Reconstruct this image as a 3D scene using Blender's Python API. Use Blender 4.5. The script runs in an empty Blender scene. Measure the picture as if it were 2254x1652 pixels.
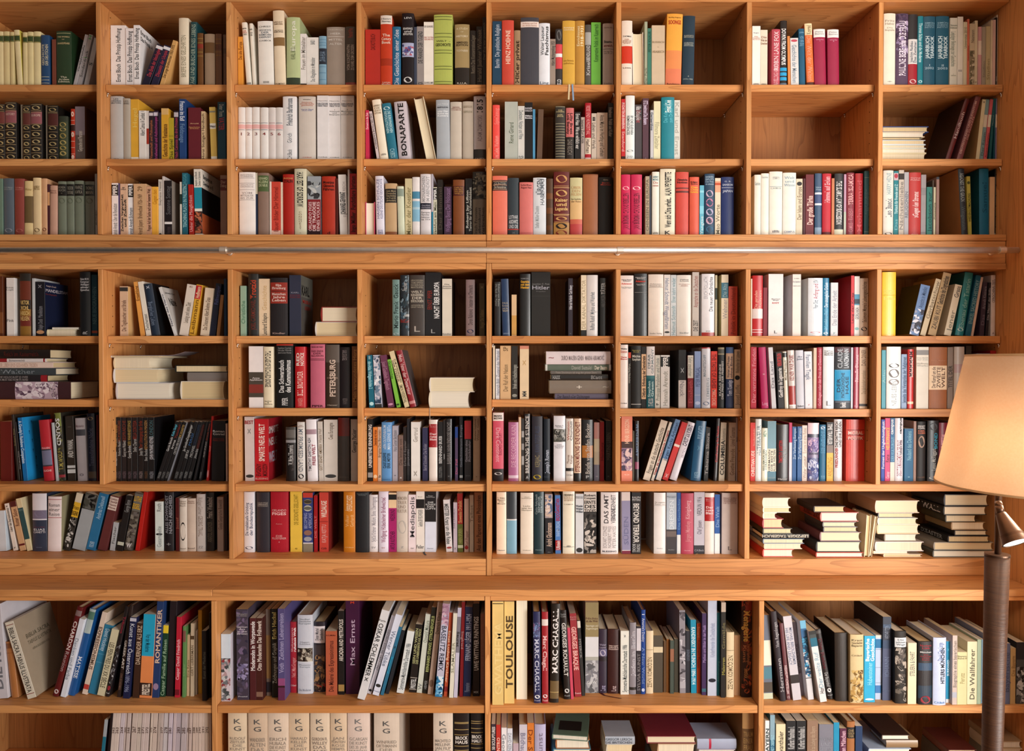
import bpy, math, re, random
from mathutils import Matrix, Vector
random.seed(7)
sc = bpy.context.scene
col = sc.collection
# ---------------------------------------------------------------- camera, exposure
FPX, S0 = 1660.0, 0.0015
D = FPX * S0                      # camera to the front plane (y = 0) of the upper bookcases
ZC = 1.45
PITCH = math.radians(0.85)
cam_d = bpy.data.cameras.new('camera'); cam = bpy.data.objects.new('camera', cam_d); col.objects.link(cam)
cam_d.sensor_width = 36.0; cam_d.lens = 36.0 * FPX / 2254.0
cam.location = (0, -D, ZC); cam.rotation_euler = (math.pi / 2 - PITCH, 0, 0)
cam_d.clip_start = 0.05
sc.camera = cam
sc.view_settings.view_transform = 'Standard'; sc.view_settings.look = 'None'
sc.view_settings.gamma = 1.0; sc.view_settings.use_curve_mapping = False
sc.view_settings.exposure = -0.2
# ---------------------------------------------------------------- light
w = bpy.data.worlds.new('room_light'); sc.world = w; w.use_nodes = True
w.node_tree.nodes['Background'].inputs[0].default_value = (1.0, 0.93, 0.86, 1)
w.node_tree.nodes['Background'].inputs[1].default_value = 0.05
def area(name, loc, target, sx, sy, power, colr):
    d = bpy.data.lights.new(name, 'AREA'); d.shape = 'RECTANGLE'; d.size = sx; d.size_y = sy
    d.energy = power; d.color = colr
    o = bpy.data.objects.new(name, d); col.objects.link(o); o.location = loc
    o.rotation_euler = (Vector(target) - Vector(loc)).to_track_quat('-Z', 'Y').to_euler()
    return o
area('window_daylight', (2.9, -3.1, 1.1), (-0.3, 0, 1.45), 1.6, 1.7, 230, (1.0, 0.975, 0.935))
area('far_window_daylight', (-0.3, -4.8, 1.45), (-0.3, 0, 1.4), 4.6, 2.0, 17, (1.0, 0.93, 0.84))  # added soft fill from behind the camera, also gives the rail its highlight
# ---------------------------------------------------------------- pixel to point
ct, st = math.cos(PITCH), math.sin(PITCH)
def at(px, py, Y):
    u = (px - 1127) / FPX; v = (826 - py) / FPX
    dy = ct + v * st; dz = -st + v * ct
    t = (Y + D) / dy
    return u * t, ZC + dz * t
def X(px, py, Y): return at(px, py, Y)[0]
def Z(py, Y): return at(1127, py, Y)[1]
def depth_on(py, z):              # the y at which a level surface at height z shows at row py
    v = (826 - py) / FPX
    return (z - ZC) / (-st + v * ct) * (ct + v * st) - D
# ---------------------------------------------------------------- materials
def lin(h):
    if isinstance(h, str):
        h = h.ljust(6, '0') if len(h) != 3 else ''.join(c + c for c in h)
        h = [int(h[i:i + 2], 16) / 255 for i in (0, 2, 4)]
    return tuple(c / 12.92 if c <= 0.04045 else ((c + 0.055) / 1.055) ** 2.4 for c in h)
class NT:
    def __init__(s, name):
        s.m = bpy.data.materials.new(name); s.m.use_nodes = True; s.t = s.m.node_tree
        s.p = s.t.nodes['Principled BSDF']
    def n(s, kind, **kw):
        nd = s.t.nodes.new(kind)
        for k, v in kw.items():
            if k.startswith('i_'):
                key = k[2:]; key = int(key) if key.isdigit() else key.replace('_', ' ')
                nd.inputs[key].default_value = v
            else: setattr(nd, k, v)
        return nd
    def l(s, a, b): s.t.links.new(a, b)
def wood(name, axis, dark, mid, light, rough=0.5):
    q = NT(name)
    tc = q.n('ShaderNodeTexCoord'); oi = q.n('ShaderNodeObjectInfo')
    mul = q.n('ShaderNodeVectorMath', operation='SCALE'); mul.inputs[0].default_value = (3.1, 5.7, 9.3)
    q.l(oi.outputs['Random'], mul.inputs['Scale'])
    add = q.n('ShaderNodeVectorMath', operation='ADD'); q.l(tc.outputs['Object'], add.inputs[0]); q.l(mul.outputs[0], add.inputs[1])
    mp = q.n('ShaderNodeMapping'); sv = {'X': (0.55, 6, 6), 'Z': (6, 6, 0.55)}[axis]; mp.inputs['Scale'].default_value = sv
    q.l(add.outputs[0], mp.inputs[0])
    n1 = q.n('ShaderNodeTexNoise'); n1.inputs['Scale'].default_value = 1.1; n1.inputs['Detail'].default_value = 3
    q.l(mp.outputs[0], n1.inputs['Vector'])
    # growth rings: contour lines of the slow noise
    m1 = q.n('ShaderNodeMath', operation='MULTIPLY'); m1.inputs[1].default_value = 17; q.l(n1.outputs[0], m1.inputs[0])
    m2 = q.n('ShaderNodeMath', operation='FRACT'); q.l(m1.outputs[0], m2.inputs[0])
    r1 = q.n('ShaderNodeValToRGB'); q.l(m2.outputs[0], r1.inputs[0])
    r1.color_ramp.elements[0].position = 0.0; r1.color_ramp.elements[0].color = (1, 1, 1, 1)
    r1.color_ramp.elements[1].position = 1.0; r1.color_ramp.elements[1].color = (0.35, 0.35, 0.35, 1)
    e = r1.color_ramp.elements.new(0.75); e.color = (0.95, 0.95, 0.95, 1)
    mp2 = q.n('ShaderNodeMapping'); sv2 = {'X': (3, 90, 90), 'Z': (90, 90, 3)}[axis]; mp2.inputs['Scale'].default_value = sv2
    q.l(add.outputs[0], mp2.inputs[0])
    n2 = q.n('ShaderNodeTexNoise'); n2.inputs['Scale'].default_value = 2.5; n2.inputs['Detail'].default_value = 2; q.l(mp2.outputs[0], n2.inputs['Vector'])
    n3 = q.n('ShaderNodeTexNoise'); n3.inputs['Scale'].default_value = 0.8; q.l(mp.outputs[0], n3.inputs['Vector'])
    cr = q.n('ShaderNodeValToRGB'); q.l(n3.outputs[0], cr.inputs[0])
    cr.color_ramp.elements[0].position = 0.3; cr.color_ramp.elements[0].color = (*lin(mid), 1)
    cr.color_ramp.elements[1].position = 0.7; cr.color_ramp.elements[1].color = (*lin(light), 1)
    inv = q.n('ShaderNodeMath', operation='SUBTRACT'); inv.inputs[0].default_value = 1; q.l(r1.outputs[0], inv.inputs[1])
    sm = q.n('ShaderNodeMath', operation='MULTIPLY'); sm.inputs[1].default_value = 0.75; q.l(inv.outputs[0], sm.inputs[0])
    mx = q.n('ShaderNodeMix', data_type='RGBA'); q.l(sm.outputs[0], mx.inputs[0]); q.l(cr.outputs[0], mx.inputs[6]); mx.inputs[7].default_value = (*lin(dark), 1)
    f2 = q.n('ShaderNodeMapRange'); q.l(n2.outputs[0], f2.inputs[0]); f2.inputs[1].default_value = 0.35; f2.inputs[2].default_value = 0.65; f2.inputs[3].default_value = 0.9; f2.inputs[4].default_value = 1.06
    mm = q.n('ShaderNodeVectorMath', operation='SCALE'); q.l(mx.outputs[2], mm.inputs[0]); q.l(f2.outputs[0], mm.inputs['Scale'])
    # each board its own shade
    f3 = q.n('ShaderNodeMapRange'); q.l(oi.outputs['Random'], f3.inputs[0]); f3.inputs[3].default_value = 0.9; f3.inputs[4].default_value = 1.08
    m3 = q.n('ShaderNodeVectorMath', operation='SCALE'); q.l(mm.outputs[0], m3.inputs[0]); q.l(f3.outputs[0], m3.inputs['Scale'])
    q.l(m3.outputs[0], q.p.inputs['Base Color'])
    q.p.inputs['Roughness'].default_value = rough; q.p.inputs['Specular IOR Level'].default_value = 0.35
    bp = q.n('ShaderNodeBump'); bp.inputs['Strength'].default_value = 0.05; q.l(n2.outputs[0], bp.inputs['Height']); q.l(bp.outputs[0], q.p.inputs['Normal'])
    return q.m
WH = wood('cherry_wood_lengthwise', 'X', '945426', 'c9864a', 'd79c62')
WV = wood('cherry_wood_upright', 'Z', '945426', 'c9864a', 'd79c62')
WB = wood('back_board_veneer', 'Z', '6c3c18', '9c6230', 'a87040')  # compartment shade put into the colour, darker than the other boards
def attr_mat(name, rough, spec, coat=0, wear=0.06, bump=0.0):
    q = NT(name)
    at_ = q.n('ShaderNodeAttribute'); at_.attribute_name = 'tint'
    tc = q.n('ShaderNodeTexCoord')
    n1 = q.n('ShaderNodeTexNoise'); n1.inputs['Scale'].default_value = 28; n1.inputs['Detail'].default_value = 4; q.l(tc.outputs['Object'], n1.inputs['Vector'])
    f = q.n('ShaderNodeMapRange'); q.l(n1.outputs[0], f.inputs[0]); f.inputs[1].default_value = 0.3; f.inputs[2].default_value = 0.7; f.inputs[3].default_value = 1 - wear; f.inputs[4].default_value = 1 + wear * .6
    v = q.n('ShaderNodeVectorMath', operation='SCALE'); q.l(at_.outputs['Vector'], v.inputs[0]); q.l(f.outputs[0], v.inputs['Scale'])
    q.l(v.outputs[0], q.p.inputs['Base Color'])
    q.p.inputs['Roughness'].default_value = rough; q.p.inputs['Specular IOR Level'].default_value = spec
    if coat: q.p.inputs['Coat Weight'].default_value = coat; q.p.inputs['Coat Roughness'].default_value = 0.22
    if bump:
        n2 = q.n('ShaderNodeTexNoise'); n2.inputs['Scale'].default_value = 60; q.l(tc.outputs['Object'], n2.inputs['Vector'])
        b = q.n('ShaderNodeBump'); b.inputs['Strength'].default_value = bump; b.inputs['Distance'].default_value = 0.002; q.l(n2.outputs[0], b.inputs['Height']); q.l(b.outputs[0], q.p.inputs['Normal'])
    return q.m
M_JACKET = attr_mat('glossy_dust_jacket', 0.38, 0.5, 0.25, 0.05, 0.12)
M_PAPER = attr_mat('printed_paper_cover', 0.5, 0.4, 0.0, 0.06)
M_INK = attr_mat('printed_lettering', 0.5, 0.3, 0.0, 0.1)
def page_mat():
    q = NT('page_edges')
    at_ = q.n('ShaderNodeAttribute'); at_.attribute_name = 'tint'
    tc = q.n('ShaderNodeTexCoord'); mp = q.n('ShaderNodeMapping'); mp.inputs['Scale'].default_value = (900, 4, 4); q.l(tc.outputs['Object'], mp.inputs[0])
    n = q.n('ShaderNodeTexNoise'); n.inputs['Scale'].default_value = 1.0; q.l(mp.outputs[0], n.inputs['Vector'])
    f = q.n('ShaderNodeMapRange'); q.l(n.outputs[0], f.inputs[0]); f.inputs[1].default_value = 0.3; f.inputs[2].default_value = 0.7; f.inputs[3].default_value = 0.86; f.inputs[4].default_value = 1.03
    v = q.n('ShaderNodeVectorMath', operation='SCALE'); q.l(at_.outputs['Vector'], v.inputs[0]); q.l(f.outputs[0], v.inputs['Scale']); q.l(v.outputs[0], q.p.inputs['Base Color'])
    q.p.inputs['Roughness'].default_value = 0.8; q.p.inputs['Specular IOR Level'].default_value = 0.15
    return q.m
M_PAGE = page_mat()
def simple(name, h, rough=0.5, metal=0.0, spec=0.5, wear=0.05, scale=40):
    q = NT(name); tc = q.n('ShaderNodeTexCoord'); n = q.n('ShaderNodeTexNoise'); n.inputs['Scale'].default_value = scale; q.l(tc.outputs['Object'], n.inputs['Vector'])
    c = lin(h); r = q.n('ShaderNodeValToRGB'); q.l(n.outputs[0], r.inputs[0])
    r.color_ramp.elements[0].position = 0.3; r.color_ramp.elements[0].color = (*[x * (1 - wear) for x in c], 1)
    r.color_ramp.elements[1].position = 0.7; r.color_ramp.elements[1].color = (*[min(1, x * (1 + wear)) for x in c], 1)
    q.l(r.outputs[0], q.p.inputs['Base Color']); q.p.inputs['Roughness'].default_value = rough; q.p.inputs['Metallic'].default_value = metal; q.p.inputs['Specular IOR Level'].default_value = spec
    return q.m
M_STEEL = simple('brushed_steel', 'f0ece6', 0.46, 1.0)
M_NICKEL = simple('nickel_clip', 'd8d4d0', 0.25, 1.0)
M_HOLE = simple('drilled_hole', '2a1008', 0.9, 0, 0.1)
M_PLASTER = simple('painted_plaster', 'd8d0c4', 0.9, 0, 0.2, 0.03, 8)
M_FLOOR = wood('oak_floor', 'X', '6a4020', 'a87648', 'b88858', 0.45)
M_BRONZE = simple('bronzed_metal', '5c4638', 0.38, 0.8)
M_WHITE = simple('white_plastic', 'e4e0da', 0.4)
# ---------------------------------------------------------------- mesh helpers
class MB:
    def __init__(s): s.v = []; s.f = []; s.c = []; s.m = []; s.mats = []
    def mi(s, m):
        if m not in s.mats: s.mats.append(m)
        return s.mats.index(m)
    def add(s, vs, fs, c=(1, 1, 1), m=None):
        b = len(s.v); s.v += vs; k = s.mi(m)
        for f in fs: s.f.append([i + b for i in f]); s.c.append(c); s.m.append(k)
    def box(s, a, b, c=(1, 1, 1), m=None):
        (x0, y0, z0), (x1, y1, z1) = a, b
        s.add([(x0, y0, z0), (x1, y0, z0), (x1, y1, z0), (x0, y1, z0), (x0, y0, z1), (x1, y0, z1), (x1, y1, z1), (x0, y1, z1)],
              [(0, 3, 2, 1), (4, 5, 6, 7), (0, 1, 5, 4), (1, 2, 6, 5), (2, 3, 7, 6), (3, 0, 4, 7)], c, m)
    def tube(s, p0, p1, r0, r1, n=24, m=None, c=(1, 1, 1), caps=True):
        p0, p1 = Vector(p0), Vector(p1); d = (p1 - p0).normalized()
        a = d.orthogonal().normalized(); b = d.cross(a); vs = []
        for p, r in ((p0, r0), (p1, r1)):
            for i in range(n):
                t = 2 * math.pi * i / n; vs.append(tuple(p + a * (r * math.cos(t)) + b * (r * math.sin(t))))
        fs = [(i, (i + 1) % n, n + (i + 1) % n, n + i) for i in range(n)]
        if caps: fs += [tuple(range(n))[::-1], tuple(range(n, 2 * n))]
        s.add(vs, fs, c, m)
    def lathe(s, prof, cx, cy, n=64, m=None, c=(1, 1, 1)):
        vs = []; k = len(prof)
        for r, z in prof:
            for i in range(n):
                t = 2 * math.pi * i / n; vs.append((cx + r * math.cos(t), cy + r * math.sin(t), z))
        fs = [(j * n + i, j * n + (i + 1) % n, (j + 1) * n + (i + 1) % n, (j + 1) * n + i) for j in range(k - 1) for i in range(n)]
        s.add(vs, fs, c, m)
    def path(s, pts, wd, c, m, ax=Vector((1, 0, 0)), th=0.0006):    # flat ribbon along pts
        for i in range(len(pts) - 1):
            a, b = Vector(pts[i]), Vector(pts[i + 1]); h = ax * wd / 2; o = Vector((0, -th, 0)) if abs((b - a).normalized().z) > 0.3 else Vector((0, 0, th))
            q = [a - h, a + h, b + h, b - h]
            s.add([tuple(x) for x in q] + [tuple(x + o) for x in q], [(0, 1, 2, 3), (7, 6, 5, 4), (0, 4, 5, 1), (1, 5, 6, 2), (2, 6, 7, 3), (3, 7, 4, 0)], c, m)
    def build(s, name, parent=None, smooth=False):
        me = bpy.data.meshes.new(name); me.from_pydata(s.v, [], s.f)
        for m in s.mats: me.materials.append(m)
        if len(s.mats) > 1: me.polygons.foreach_set('material_index', s.m)
        if any(c != (1, 1, 1) for c in s.c):
            a = me.attributes.new('tint', 'FLOAT_VECTOR', 'FACE')
            a.data.foreach_set('vector', [x for c in s.c for x in c])
        if smooth: me.polygons.foreach_set('use_smooth', [True] * len(me.polygons))
        me.update()
        o = bpy.data.objects.new(name, me); col.objects.link(o)
        if parent: o.parent = parent
        return o
def tag(o, label=None, cat=None, group=None, kind=None):
    if label: o['label'] = label
    if cat: o['category'] = cat
    if group: o['group'] = group
    if kind: o['kind'] = kind
    return o
def empty(name, loc=(0, 0, 0)):
    o = bpy.data.objects.new(name, None); o.location = loc; o.empty_display_size = 0.05; col.objects.link(o); return o
def part(name, root, a, b, m, smooth=False):
    """box part given in world coordinates, child of a thing"""
    mb = MB(); L = root.location; ce = [(a[i] + b[i]) / 2 for i in range(3)]; h = [abs(b[i] - a[i]) / 2 for i in range(3)]
    bev = min(0.0012, min(h) * 0.4); x, y, z = h
    vs = []; 
    for sx in (-1, 1):
        for sy in (-1, 1):
            for sz in (-1, 1):
                vs += [(sx * x, sy * (y - bev), sz * (z - bev)), (sx * (x - bev), sy * y, sz * (z - bev)), (sx * (x - bev), sy * (y - bev), sz * z)]
    idx = lambda sx, sy, sz, k: (((sx > 0) * 4 + (sy > 0) * 2 + (sz > 0)) * 3 + k)
    fs = []
    for k, (u, v) in ((0, (1, 2)), (1, (2, 0)), (2, (0, 1))):
        for sg in (-1, 1):
            q = []
            for du, dv in ((-1, -1), (1, -1), (1, 1), (-1, 1)):
                s_ = [0, 0, 0]; s_[k] = sg; s_[u] = du; s_[v] = dv; q.append(idx(*s_, k))
            fs.append(q if sg > 0 else q[::-1])
    for k, u, v in ((0, 1, 2), (1, 2, 0), (2, 0, 1)):      # edge strips along axis k
        for su in (-1, 1):
            for sv in (-1, 1):
                s1 = [0, 0, 0]; s2 = [0, 0, 0]; s1[k] = -1; s2[k] = 1
                for q in (s1, s2): q[u] = su; q[v] = sv
                f = [idx(*s1, u), idx(*s2, u), idx(*s2, v), idx(*s1, v)]
                fs.append(f if su * sv < 0 else f[::-1])
    for sx in (-1, 1):
        for sy in (-1, 1):
            for sz in (-1, 1):
                f = [idx(sx, sy, sz, 0), idx(sx, sy, sz, 1), idx(sx, sy, sz, 2)]
                fs.append(f if sx * sy * sz > 0 else f[::-1])
    mb.add(vs, fs, (1, 1, 1), m)
    o = mb.build(name, root, smooth); o.location = [ce[i] - L[i] for i in range(3)]
    return o
# ---------------------------------------------------------------- the setting
DEP = 0.295; YL = -0.148; BK = DEP
XW = X(2217, 500, 0)
def struct(name, a, b, m):
    r = empty('tmp'); o = part(name, r, a, b, m); o.parent = None; bpy.data.objects.remove(r); o['kind'] = 'structure'; return o
struct('floor', (-3.2, -5.2, -0.05), (3.4, BK + 0.1, 0), M_FLOOR)
struct('wall_back', (-3.2, BK + 0.02, 0), (3.4, BK + 0.12, 2.75), M_PLASTER)
struct('ceiling', (-3.2, -5.2, 2.75), (3.4, BK + 0.12, 2.8), M_PLASTER)
struct('wall_right', (XW + 0.001, -0.42, 0), (XW + 0.12, BK + 0.02, 2.75), WV)
# ---------------------------------------------------------------- the bookcases
DV = [(-76, -65), (211, 222), (497.5, 509), (784, 795.5), (1070, 1081.5), (1356, 1367.5), (1643.5, 1655), (1934, 1945)]
DX = [(X(a, 100, 0), X(b, 100, 0)) for a, b in DV] + [(XW, XW + 0.02)]
RS = 0.026                                     # how far the loose shelves stand back
z1b = Z(4, 0); ztop = Z(-34, 0)
SH = {}                                        # (row, column) -> shelf top z ; OPEN -> clear top z
def zt(py, Y): return Z(py, Y)
rows13 = [(186, 201.5), (349.5, 364.5)]
zA0, zA1 = Z(515.5, 0), Z(529, 0)              # bottom board of the top cabinets
zB0, zB1 = Z(579, 0), Z(592, 0)                # top board of the middle cabinets
row4 = (739, 755)
row5 = {0: (879, 895), 1: (879, 895), 2: (898, 915), 3: (898, 915), 4: (879, 895), 5: (899, 916), 6: (900, 917), 7: (900, 917)}
Y6 = 0.012
z60, z61 = Z(1065, Y6), Z(1081, Y6)
z7 = Z(1230, 0); zdesk = Z(1267, 0)
YD = depth_on(1297.5, zdesk)
zd1 = Z(1312, YD); zs1 = Z(1322, YL)
z80, z81 = Z(1552, YL + 0.004), Z(1569, YL + 0.004)
z90 = z81 - (zs1 - z80); 
for c in range(8):
    SH[1, c] = (Z(186, RS), z1b); SH[2, c] = (Z(349.5, RS), Z(201.5, RS)); SH[3, c] = (zA0, Z(364.5, RS))
    SH[4, c] = (Z(row4[0], RS), zB1); SH[5, c] = (Z(row5[c][0], RS), Z(row4[1], RS)); SH[6, c] = (z60, Z(row5[c][1], RS))
for c in range(4): SH[7, c] = (z7, z61); SH[8, c] = (z80, zs1); SH[9, c] = (z90, z81)
LXp = [(-200, -188), (465, 476.5), (1067, 1079), (1670, 1682)]
LX = [(X(a, 1440, YL), X(b, 1440, YL)) for a, b in LXp] + [(XW, XW + 0.02)]
def bookcase(label, x0, x1, z0, z1, y0, y1):
    r = empty('bookcase', ((x0 + x1) / 2, (y0 + y1) / 2, z0)); tag(r, label, 'bookcase', 'cherry wood bookcases built along the wall'); return r
e_ = 0.0004
def pins(root, xl, xr, z, y0):                 # little nickel clips that carry a loose shelf
    for sx, x in ((1, xl), (-1, xr)):
        for y in (y0 + 0.008, BK - 0.05):
            mb = MB(); L = root.location
            p = Vector((x + sx * 0.0005, y, z - 0.004)) - L
            mb.tube(p, p + Vector((sx * 0.006, 0, 0)), 0.0024, 0.0026, 10, M_NICKEL)
            mb.tube(p + Vector((sx * 0.0015, 0, 0.001)), p + Vector((sx * 0.0015, 0, -0.012)), 0.0022, 0.0018, 10, M_NICKEL)
            mb.build('shelf_clip', root, True)
def holes(root, x, sx, zs, ys):
    mb = MB(); L = root.location
    for z in zs:
        for y in ys:
            p = Vector((x, y, z)) - L; mb.tube(p, p + Vector((sx * 0.0004, 0, 0)), 0.0019, 0.0019, 8, M_HOLE)
    o = mb.build('peg_holes', root); o['kind'] = 'stuff'
def divider(root, i, z0, z1, name='divider', y0=0.0):
    a, b = DX[i]; part(name, root, (a + e_, y0, z0), (b - e_, BK - 0.008, z1), WV)
for half, cols in (('left', (0, 1, 2, 3)), ('right', (4, 5, 6, 7))):
    xl, xr = DX[cols[0]][0], (DX[4][0] if half == 'left' else XW)
    xi = DX[cols[0]][1]
    r = bookcase(f'{half} wall bookcase above the steel rail, three rows of open compartments', xl, xr, zA1, ztop, 0, BK)
    part('top_panel', r, (xl + e_, 0, z1b), (xr - e_, BK - 0.008, ztop), WH)
    part('bottom_panel', r, (xi + e_, 0.002, zA1), (xr - e_, BK - 0.008, zA0), WH)
    part('back_panel', r, (xl + e_, BK - 0.007, zA1), (xr - e_, BK, ztop), WB)
    part('fascia', r, (xl + e_, 0.006, Z(552, 0)), (xr - e_, 0.028, zA1 - 0.001), WH)
    divider(r, cols[0], zA1, z1b - e_, 'side_panel')
    for c in cols[1:]: divider(r, c, zA0 + e_, z1b - e_)
    for c in cols:
        a, b = DX[c][1], (DX[c + 1][0] if c < 7 else XW)
        for k, (t0, t1) in enumerate(rows13):
            part('shelf', r, (a + e_, RS, Z(t1, RS)), (b - 0.002, BK - 0.009, Z(t0, RS)), WH)
            pins(r, a, b, Z(t1, RS), RS)
        if c < 7: holes(r, a, 1, [zA0 + 0.035 * k for k in range(1, 22)], [0.06])
        if c > 3: holes(r, b, -1, [zA0 + 0.035 * k for k in range(1, 22)], [0.06])
    r = bookcase(f'{half} middle bookcase below the steel rail, resting above the worktop', xl, xr, zdesk, zB0, 0, BK)
    part('fascia', r, (xl + e_, 0.006, zB0 + 0.001), (xr - e_, 0.028, Z(552, 0) - 0.001), WH)
    part('top_panel', r, (xi + e_, 0.002, zB1), (xr - e_, BK - 0.008, zB0), WH)
    part('back_panel', r, (xl + e_, BK - 0.007, zdesk + 0.001), (xr - e_, BK, zB0), WB)
    part('plinth', r, (xi + e_, 0.003, zdesk + 0.001), (xr - e_, 0.025, z7), WH)
    part('bottom_panel', r, (xi + e_, 0.0256, z7 - 0.02), (xr - e_, BK - 0.008, z7), WH)
    divider(r, cols[0], zdesk + 0.001, zB0 - e_, 'side_panel')
    c2 = cols[2]; divider(r, c2, z7 + 0.0005, zB1 - e_)
    for c in (cols[1], cols[3]): divider(r, c, z60 + e_, zB1 - e_)
    for g in (cols[:2], cols[2:]):
        a = DX[g[0]][1]; b = DX[g[1] + 1][0] if g[1] < 7 else XW
        part('shelf', r, (a + e_, Y6, z61), (b - e_, BK - 0.009, z60), WH)
    for c in cols:
        a, b = DX[c][1], (DX[c + 1][0] if c < 7 else XW)
        for t0, t1 in (row4, row5[c]):
            part('shelf', r, (a + e_, RS, Z(t1, RS)), (b - 0.002, BK - 0.009, Z(t0, RS)), WH)
            pins(r, a, b, Z(t1, RS), RS)
        if c < 7: holes(r, a, 1, [z60 + 0.035 * k for k in range(1, 19)], [0.06])
        if c > 3: holes(r, b, -1, [z60 + 0.035 * k for k in range(1, 19)], [0.06])
wt = empty('worktop', (X(467, 1290, YD), YD, zd1)); tag(wt, 'continuous cherry wood worktop ledge between the middle bookcases and the base bookcases', 'worktop')
xs = [DX[0][0] - 0.35, X(467, 1300, YD), XW]
for a, b in zip(xs, xs[1:]): part('board', wt, (a + e_, YD, zd1), (b - e_, BK, zdesk), WH)
for half, cols in (('left', (0, 1)), ('right', (2, 3))):
    xl = LX[cols[0]][0]; xr = LX[2][0] if half == 'left' else XW; xi = LX[cols[0]][1]
    r = bookcase(f'{half} base bookcase under the worktop, filled with taller art books', xl, xr, 0, zd1, YL, BK)
    part('top_panel', r, (xi + e_, YL + 0.002, zs1), (xr - e_, BK - 0.008, zd1 - 0.0005), WH)
    part('back_panel', r, (xl + e_, BK - 0.007, 0), (xr - e_, BK, zd1 - 0.0005), WB)
    part('side_panel', r, (xl + e_, YL, 0), (xi - e_, BK - 0.008, zd1 - 0.0005), WV)
    a, b = LX[cols[1]]; part('divider', r, (a + e_, YL, z90 + e_), (b - e_, BK - 0.008, zs1 - e_), WV)
    part('bottom_panel', r, (xi + e_, YL + 0.002, z90 - 0.022), (xr - e_, BK - 0.008, z90), WH)
    part('plinth', r, (xi + e_, YL + 0.03, 0), (xr - e_, YL + 0.05, z90 - 0.023), WH)
    for c in cols:
        a, b = LX[c][1], (LX[c + 1][0] if c < 3 else XW)
        part('shelf', r, (a + e_, YL + 0.004, z81), (b - e_, BK - 0.009, z80), WH)
        holes(r, a, 1, [z90 + 0.035 * k for k in range(1, 16)], [YL + 0.05])
# ---------------------------------------------------------------- the steel ladder rail
YR = -0.055; zr = Z(550.3, YR); rr = 6.6 * S0
rail = empty('ladder_rail', (0, YR, zr)); tag(rail, 'long round brushed steel rail across the fascia between the bookcases', 'rail')
xe = XW - 0.0005
mb = MB(); mb.tube((DX[0][0], 0, 0), (xe, 0, 0), rr, rr, 32, M_STEEL); mb.build('rod', rail, True)
for pa, pb in ((485, 499), (1358, 1372), (2199, 2212)):
    a, b = X(pa, 550, YR), X(pb, 550, YR)
    mb = MB(); mb.tube((a, 0, 0), (b, 0, 0), rr * 1.2, rr * 1.2, 32, M_STEEL)
    mb.tube(((a + b) / 2, 0, 0), ((a + b) / 2, 0.0605, 0), rr * 0.7, rr * 0.7, 20, M_STEEL)
    mb.tube(((a + b) / 2, 0.055, 0), ((a + b) / 2, 0.0605, 0), rr * 0.9, rr * 0.9, 24, M_STEEL)
    mb.build('bracket', rail, False)
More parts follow.
